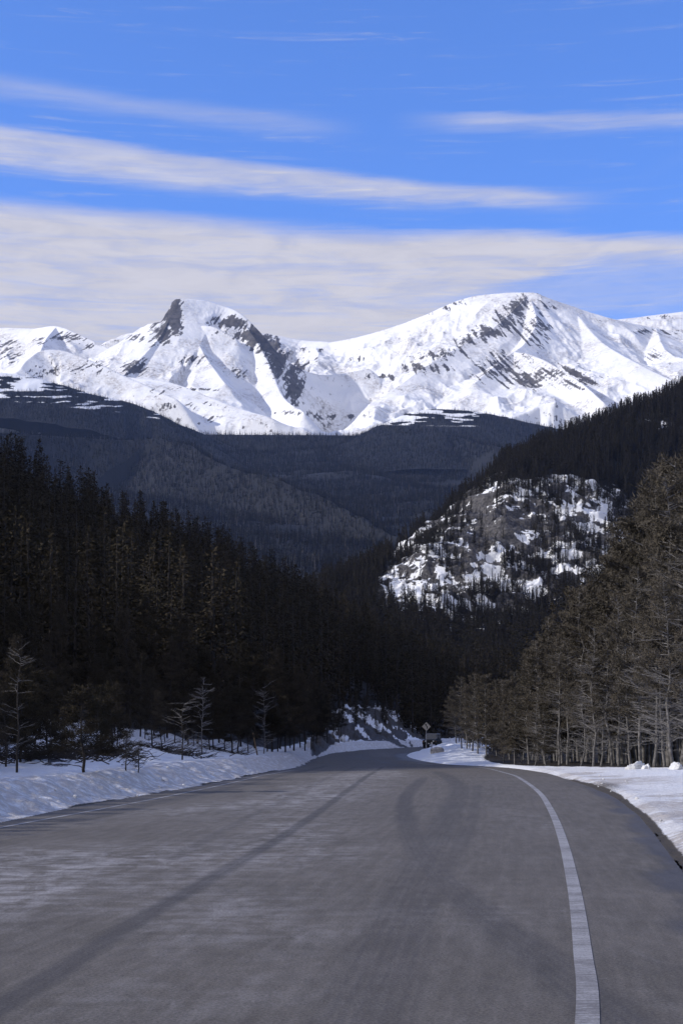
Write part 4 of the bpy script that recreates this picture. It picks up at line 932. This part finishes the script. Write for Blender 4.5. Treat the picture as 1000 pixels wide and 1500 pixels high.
# ------------------------------------------------------------------ small solid builders
class MB:
    def __init__(s): s.v = []; s.f = []
    def add(s, V, F_): b = len(s.v); s.v += [tuple(v) for v in V]; s.f += [tuple(i+b for i in f) for f in F_]
    def box(s, x0, x1, y0, y1, z0, z1, taper=0.0):
        t = taper; V = [(x0, y0, z0), (x1, y0, z0), (x1, y1, z0), (x0, y1, z0), (x0+t, y0+t, z1), (x1-t, y0+t, z1), (x1-t, y1-t, z1), (x0+t, y1-t, z1)]
        s.add(V, [(0, 3, 2, 1), (4, 5, 6, 7), (0, 1, 5, 4), (1, 2, 6, 5), (2, 3, 7, 6), (3, 0, 4, 7)])
    def prism(s, prof, x0, x1):                                 # profile in (y, z), extruded along x
        n = len(prof); s.add([(x0, a, b) for a, b in prof]+[(x1, a, b) for a, b in prof], [tuple(range(n))[::-1], tuple(range(n, 2*n))]+[(i, (i+1) % n, n+(i+1) % n, n+i) for i in range(n)])
    def ring(s, prof, cx, cy, cz, n=24, axis='x'):              # lathe: profile (offset along axis, radius)
        m = len(prof); V = []
        for k in range(n):
            a = 2*math.pi*k/n
            for h, r in prof:
                V.append((cx+h, cy+r*math.cos(a), cz+r*math.sin(a)) if axis == 'x' else (cx+r*math.cos(a), cy+h, cz+r*math.sin(a)) if axis == 'y' else (cx+r*math.cos(a), cy+r*math.sin(a), cz+h))
        s.add(V, [(k*m+j, k*m+j+1, ((k+1) % n)*m+j+1, ((k+1) % n)*m+j) for k in range(n) for j in range(m-1)])
    def build(s, name, mt, parent=None, bevel=0.0):
        me = bpy.data.meshes.new(name); me.from_pydata(s.v, [], s.f); me.update(); o = link(name, me, mt, parent)
        if bevel: b = o.modifiers.new('bevel', 'BEVEL'); b.width = bevel; b.segments = 2; b.limit_method = 'ANGLE'
        return o
M['carpaint'] = plain('dark_car_paint', (0.018, 0.018, 0.020), .35, var=.1, spec=.5)
M['carroof'] = plain('pale_roof', (0.30, 0.30, 0.31), .5, var=.05)
M['tyre'] = plain('tyre_rubber', (0.02, 0.02, 0.02), .9, var=.3)
M['steel'] = plain('dull_steel', (0.35, 0.35, 0.36), .45, .6, .1)
M['glass'] = plain('window_glass', (0.05, 0.055, 0.06), .15, 0, .05, spec=.9)
M['lamp'] = plain('headlight_lens', (0.7, 0.7, 0.68), .15, 0, .05, spec=.8)
M['amber'] = plain('amber_lens', (0.5, 0.16, 0.02), .3, 0, .05)
M['plate'] = plain('plate_metal', (0.5, 0.5, 0.5), .5, 0, .05)
def offroader(loc, rz, label, roofmat):
    """upright four-door off-roader; its front looks down -Y"""
    e = bpy.data.objects.new('off_road_vehicle', None); COL.objects.link(e); e.location = loc; e.rotation_euler = (0, 0, rz); e['label'] = label; e['category'] = 'vehicle'
    b = MB(); b.prism([(-2.05, .55), (-2.05, 1.02), (-1.98, 1.12), (-.75, 1.20), (-.70, 1.22), (2.05, 1.22), (2.10, 1.15), (2.10, .50), (1.75, .45), (-1.7, .45)], -.78, .78); body = b.build('body', M['carpaint'], e, .03)
    for sx_ in (-1, 1):
        for yy in (-1.35, 1.35):
            q = MB(); q.prism([(yy-.62, .62), (yy-.45, .98), (yy-.2, 1.04), (yy+.2, 1.04), (yy+.45, .98), (yy+.62, .62), (yy+.50, .62), (yy+.36, .90), (yy-.36, .90), (yy-.50, .62)], *(sorted((sx_*.783, sx_*.965)))); q.build('fender', M['carpaint'], e, .02)
            wv = MB(); wv.ring([(-.12, .22), (-.13, .36), (-.10, .405), (.10, .405), (.13, .36), (.12, .22)], sx_*.80, yy, .40, 28); wh = wv.build('wheel', M['tyre'], e)
            rv = MB(); rv.ring([(-.09, 0.001), (-.09, .10), (-.115, .225), (.115, .225), (.09, .10), (.09, .001)], sx_*.80, yy, .40, 20); rv.build('rim', M['steel'], wh)
    c = MB(); c.box(-.74, .74, -.62, 2.02, 1.80, 1.88, .05); c.build('roof', roofmat, e, .03)
    for sx_ in (-1, 1):                                          # pillars
        for (y0, y1) in ((-.78, -.62), (.15, -.0), (1.05, 1.05), (1.98, 1.92)):
            q = MB(); x0, x1 = sorted((sx_*.70, sx_*.76)); q.add([(x0, y0-.05, 1.2), (x1, y0-.05, 1.2), (x1, y0+.05, 1.2), (x0, y0+.05, 1.2), (x0-.0, y1-.04, 1.81), (x1-.03*sx_, y1-.04, 1.81), (x1-.03*sx_, y1+.04, 1.81), (x0, y1+.04, 1.81)],
                  [(0, 3, 2, 1), (4, 5, 6, 7), (0, 1, 5, 4), (1, 2, 6, 5), (2, 3, 7, 6), (3, 0, 4, 7)]); q.build('pillar', roofmat, e)
        for (y0, y1) in ((-.68, .08), (.16, 1.0), (1.1, 1.88)):
            q = MB(); x0, x1 = sorted((sx_*.715, sx_*.73)); q.box(x0, x1, y0, y1, 1.23, 1.79); q.build('side_window', M['glass'], e)
        q = MB(); q.box(*sorted((sx_*.80, sx_*.98)), -.62, -.50, 1.22, 1.40); q.build('mirror', M['carpaint'], e, .02)
        q = MB(); q.ring([(0, .001), (-.02, .07), (.0, .095), (.05, .10)], sx_*.52, -2.07, .90, 20, 'y'); q.build('headlight', M['lamp'], e)
        q = MB(); q.box(*sorted((sx_*.80, sx_*.92)), -1.99, -1.96, .80, .86); q.build('indicator', M['amber'], e)
        q = MB(); q.box(*sorted((sx_*.62, sx_*.75)), 2.10, 2.14, .85, 1.10); q.build('tail_light', M['amber'], e)
    q = MB(); q.add([(-.68, -.80, 1.235), (.68, -.80, 1.235), (.66, -.655, 1.79), (-.66, -.655, 1.79), (-.68, -.775, 1.235), (.68, -.775, 1.235), (.66, -.63, 1.79), (-.66, -.63, 1.79)], [(0, 1, 2, 3), (7, 6, 5, 4), (0, 4, 5, 1), (2, 6, 7, 3), (0, 3, 7, 4), (1, 5, 6, 2)]); q.build('windshield', M['glass'], e)
    q = MB(); q.box(-.70, .70, -.80, -.77, 1.17, 1.232); q.box(-.66, .66, -.67, -.62, 1.785, 1.84); q.build('windshield_frame', roofmat, e)
    q = MB(); q.box(-.64, .64, 2.03, 2.05, 1.26, 1.76); q.build('rear_window', M['glass'], e)
    q = MB()
    for k in range(7): q.box(-.30+k*.1-.03, -.30+k*.1+.03, -2.085, -2.05, .74, 1.03)
    q.build('grille', M['tyre'], e)
    q = MB(); q.box(-.88, .88, -2.38, -2.16, .50, .70); q.build('front_bumper', M['tyre'], e, .03)
    q = MB(); q.box(-.80, .80, 2.14, 2.28, .50, .68); q.build('rear_bumper', M['tyre'], e, .03)
    q = MB(); q.box(-.15, .15, -2.395, -2.383, .53, .66); q.build('number_plate', M['plate'], e)
    q = MB(); q.ring([(0, .001), (0, .30), (.04, .38), (.20, .38), (.24, .30), (.24, .001)], 0, 2.16, 1.0, 24, 'y'); q.build('spare_wheel', M['tyre'], e)
    return e
offroader((11.9, 197, float(zroad(197))+.012), R(-14), 'dark off-road vehicle with a pale top coming round the bend', M['carroof'])
offroader(((673-500)/F*238, 238, float(zroad(238))+.012), R(-38), 'dark vehicle half hidden behind the pines beyond the bend', M['carpaint'])

# ------------------------------------------------------------------ sign, marker posts, stake, boulder
M['signface'] = plain('tan_sign_face', (0.40, 0.36, 0.30), .5, var=.08)  # tan-grey face, nearly even in tone
M['black'] = plain('sign_black', (0.012, 0.012, 0.012), .6, var=.1)
M['wood'] = plain('stake_wood', (0.17, 0.12, 0.08), .9, var=.3)
M['marker'] = plain('white_marker', (0.55, 0.55, 0.55), .5, var=.1)
def sign():
    x, y = 10.05, 178.0; z = gz(x, y)
    e = bpy.data.objects.new('curve_sign', None); COL.objects.link(e); e.location = (x, y, z); e['label'] = 'diamond warning sign with a black curved arrow on a post in the snow'; e['category'] = 'road sign'
    zc = EYE+(HOR-1064.5)/F*y-z; h = .52
    q = MB(); q.box(-.035, .035, .0, .06, -.5, zc+.35); q.build('post', M['steel'], e)
    q = MB(); V = [(0, -.008, zc-h), (h, -.008, zc), (0, -.008, zc+h), (-h, -.008, zc)]; q.add(V+[(a, -.002, c) for a, _, c in V], [(0, 1, 2, 3), (7, 6, 5, 4), (0, 4, 5, 1), (1, 5, 6, 2), (2, 6, 7, 3), (3, 7, 4, 0)]); q.build('sign_face', M['signface'], e)
    q = MB(); y0, y1 = -.014, -.010
    def bar(p0, p1, wd):
        p0, p1 = Vector(p0), Vector(p1); t = (p1-p0).normalized(); n = Vector((-t.y, t.x))*wd/2
        a = [p0+n, p0-n, p1-n, p1+n]; q.add([(v.x, y0, v.y+zc) for v in a]+[(v.x, y1, v.y+zc) for v in a], [(0, 1, 2, 3), (7, 6, 5, 4), (0, 4, 5, 1), (1, 5, 6, 2), (2, 6, 7, 3), (3, 7, 4, 0)])
    bar((.10, -.26), (.10, -.02), .10); bar((.11, -.06), (-.02, .10), .10); bar((0, .06), (-.06, .20), .10)
    a = [(-.20, .16), (.06, .24), (-.10, .34)]; q.add([(u, y0, v+zc) for u, v in a]+[(u, y1, v+zc) for u, v in a], [(0, 1, 2), (5, 4, 3), (0, 3, 4, 1), (1, 4, 5, 2), (2, 5, 3, 0)])
    q.build('arrow', M['black'], e)
sign()
def post(px, d, label, cat, wood_=False, hgt=1.0):
    x = (px-500)/F*d; z = gz(x, d); e = bpy.data.objects.new('stake' if wood_ else 'marker_post', None); COL.objects.link(e); e.location = (x, d, z); e['label'] = label; e['category'] = cat
    if wood_:
        e.rotation_euler = (0, R(-11), 0); q = MB(); q.box(-.045, .045, -.045, .045, -.4, hgt, .01); q.build('pole', M['wood'], e, .008)
        q = MB(); q.box(-.052, .052, -.052, .052, hgt-.32, hgt-.12); q.build('band', M['darkbark'], e)
    else:
        q = MB(); q.ring([(-.4, .001), (-.4, .035), (hgt, .032), (hgt+.02, .001)], 0, 0, 0, 10, 'z'); q.build('pole', M['black'], e)
        q = MB(); q.box(-.055, .055, -.05, -.036, hgt-.24, hgt-.02); q.build('reflector', M['marker'], e)
    return e
post(377, 92, 'leaning brown wooden stake in the left snow bank', 'stake', True, 1.45)
post(632, 133, 'black marker post with a pale reflector by the snow piles', 'marker post', False, .95)
post(475, 168, 'thin marker post on the left snow bank before the bend', 'marker post', False, 1.0)
def boulder():
    n, m = 40, 24; rgx = np.random.default_rng(3); V = []; x, y = (640-500)/F*131, 131.0
    for i in range(m+1):
        th = math.pi*i/m
        for j in range(n):
            ph = 2*math.pi*j/n; c = np.array([math.sin(th)*math.cos(ph), math.sin(th)*math.sin(ph), math.cos(th)])
            c = np.sign(c)*np.abs(c)**0.62; k = 1+0.14*float(fbm(np.array([c[0]*1.7+5]), np.array([c[1]*1.7+c[2]*2.3]), 4, 6)[0]-.5)*2
            V.append((c[0]*.60*k, c[1]*.40*k, c[2]*.36*k))
    Fc = [(i*n+j, i*n+(j+1) % n, (i+1)*n+(j+1) % n, (i+1)*n+j) for i in range(m) for j in range(n)]
    M['boulder'] = plain('grey_granite', (0.24, 0.235, 0.245), .9, var=.25, scale=6)
    o = link('boulder', mesh_np('boulder', V, Fc), M['boulder'], label='long grey boulder sitting in the roadside snow pile', category='boulder'); o.location = (x, y, gz(x, y)+.14)
boulder()
# lumps thrown up by the plough
def lump(seed, size, mt):
    n, m = 36, 24; V = []
    rg = np.random.default_rng(seed); off = rg.uniform(0, 50)
    for i in range(m+1):
        th = math.pi*i/m
        for j in range(n):
            ph = 2*math.pi*j/n; c = np.array([math.sin(th)*math.cos(ph), math.sin(th)*math.sin(ph), math.cos(th)*.8]); k = .35+1.25*float(fbm(np.array([c[0]*2.1+off+c[2]]), np.array([c[1]*2.1+c[2]*1.5+off]), 6, seed, .62)[0])
            V.append(tuple(c*k*size))
    Fc = [(i*n+j, i*n+(j+1) % n, (i+1)*n+(j+1) % n, (i+1)*n+j) for i in range(m) for j in range(n)]
    me = mesh_np('snow_lump', V, Fc, True, {'litter': np.zeros(len(V)), 'dirt': np.zeros(len(V)), 'rock': np.zeros(len(V)), 'grime': np.full(len(V), .3)}); me.materials.append(mt); return me
lm = [lump(i, 1.0, M['snow_ground']) for i in range(5)]
for i, (px, d, sz, lab) in enumerate(((925, 62.5, .36, 'jagged snow chunk heaped by the trunks at the right'), (934, 62.5, .5, 'larger pointed snow chunk beside the jagged one at the right'), (990, 60.5, .5, 'rounded snow heap at the far right edge by the trunks'),
                                      (945, 62, .28, 'small snow chunk right of the pointed chunk'))):
    x = (px-500)/F*d; o = link('snow_heap', lm[i], label=lab, category='snow heap'); o.location = (x, d, gz(x, d)+sz*.1); o.scale = (sz*.7, sz*.5, sz*.6); o.rotation_euler = (0, .2*i, i)
rg = np.random.default_rng(77)
for i in range(44):                                             # crumbs and clods along both road edges
    leftside = rg.random() < .55; C_ = LC if leftside else RC; y = rg.uniform(24, 75) if leftside else rg.uniform(20, 70)
    xe = float(np.interp(y, C_[:, 1], C_[:, 0])); x = xe+(-1 if leftside else 1)*rg.uniform(.05, 1.4); s = rg.uniform(.018, .05)
    where = 'left' if leftside else 'right'
    o = link('snow_clod', lm[i % 5], label='small snow clod lying along the %s road edge' % where, category='snow clod', group='snow clods along the %s road edge' % where); o.location = (x, y, gz(x, y)+s*.4); o.scale = (s, s*rg.uniform(.8, 1.5), s*.8); o.rotation_euler = (rg.uniform(0, 3), 0, rg.uniform(0, 6))

# ------------------------------------------------------------------ mountain air
HAZE = 2.2e-5
if HAZE:
    q = MB(); q.box(-9000, 9000, -9000, 9900, -5.0, 3400); hm = bpy.data.materials.new('haze'); hm.use_nodes = True; ht = NT(hm.node_tree); ht.n.clear()
    v = ht.new('ShaderNodeVolumePrincipled'); v.inputs['Color'].default_value = (0.40, 0.56, 1.0, 1); v.inputs['Density'].default_value = HAZE; v.inputs['Anisotropy'].default_value = 0.1
    ht.l.new(v.outputs[0], ht.new('ShaderNodeOutputMaterial').inputs['Volume'])
    o = q.build('haze', hm); o['kind'] = 'stuff'; o['label'] = 'thin blue mountain air over the whole valley'; o['category'] = 'haze'
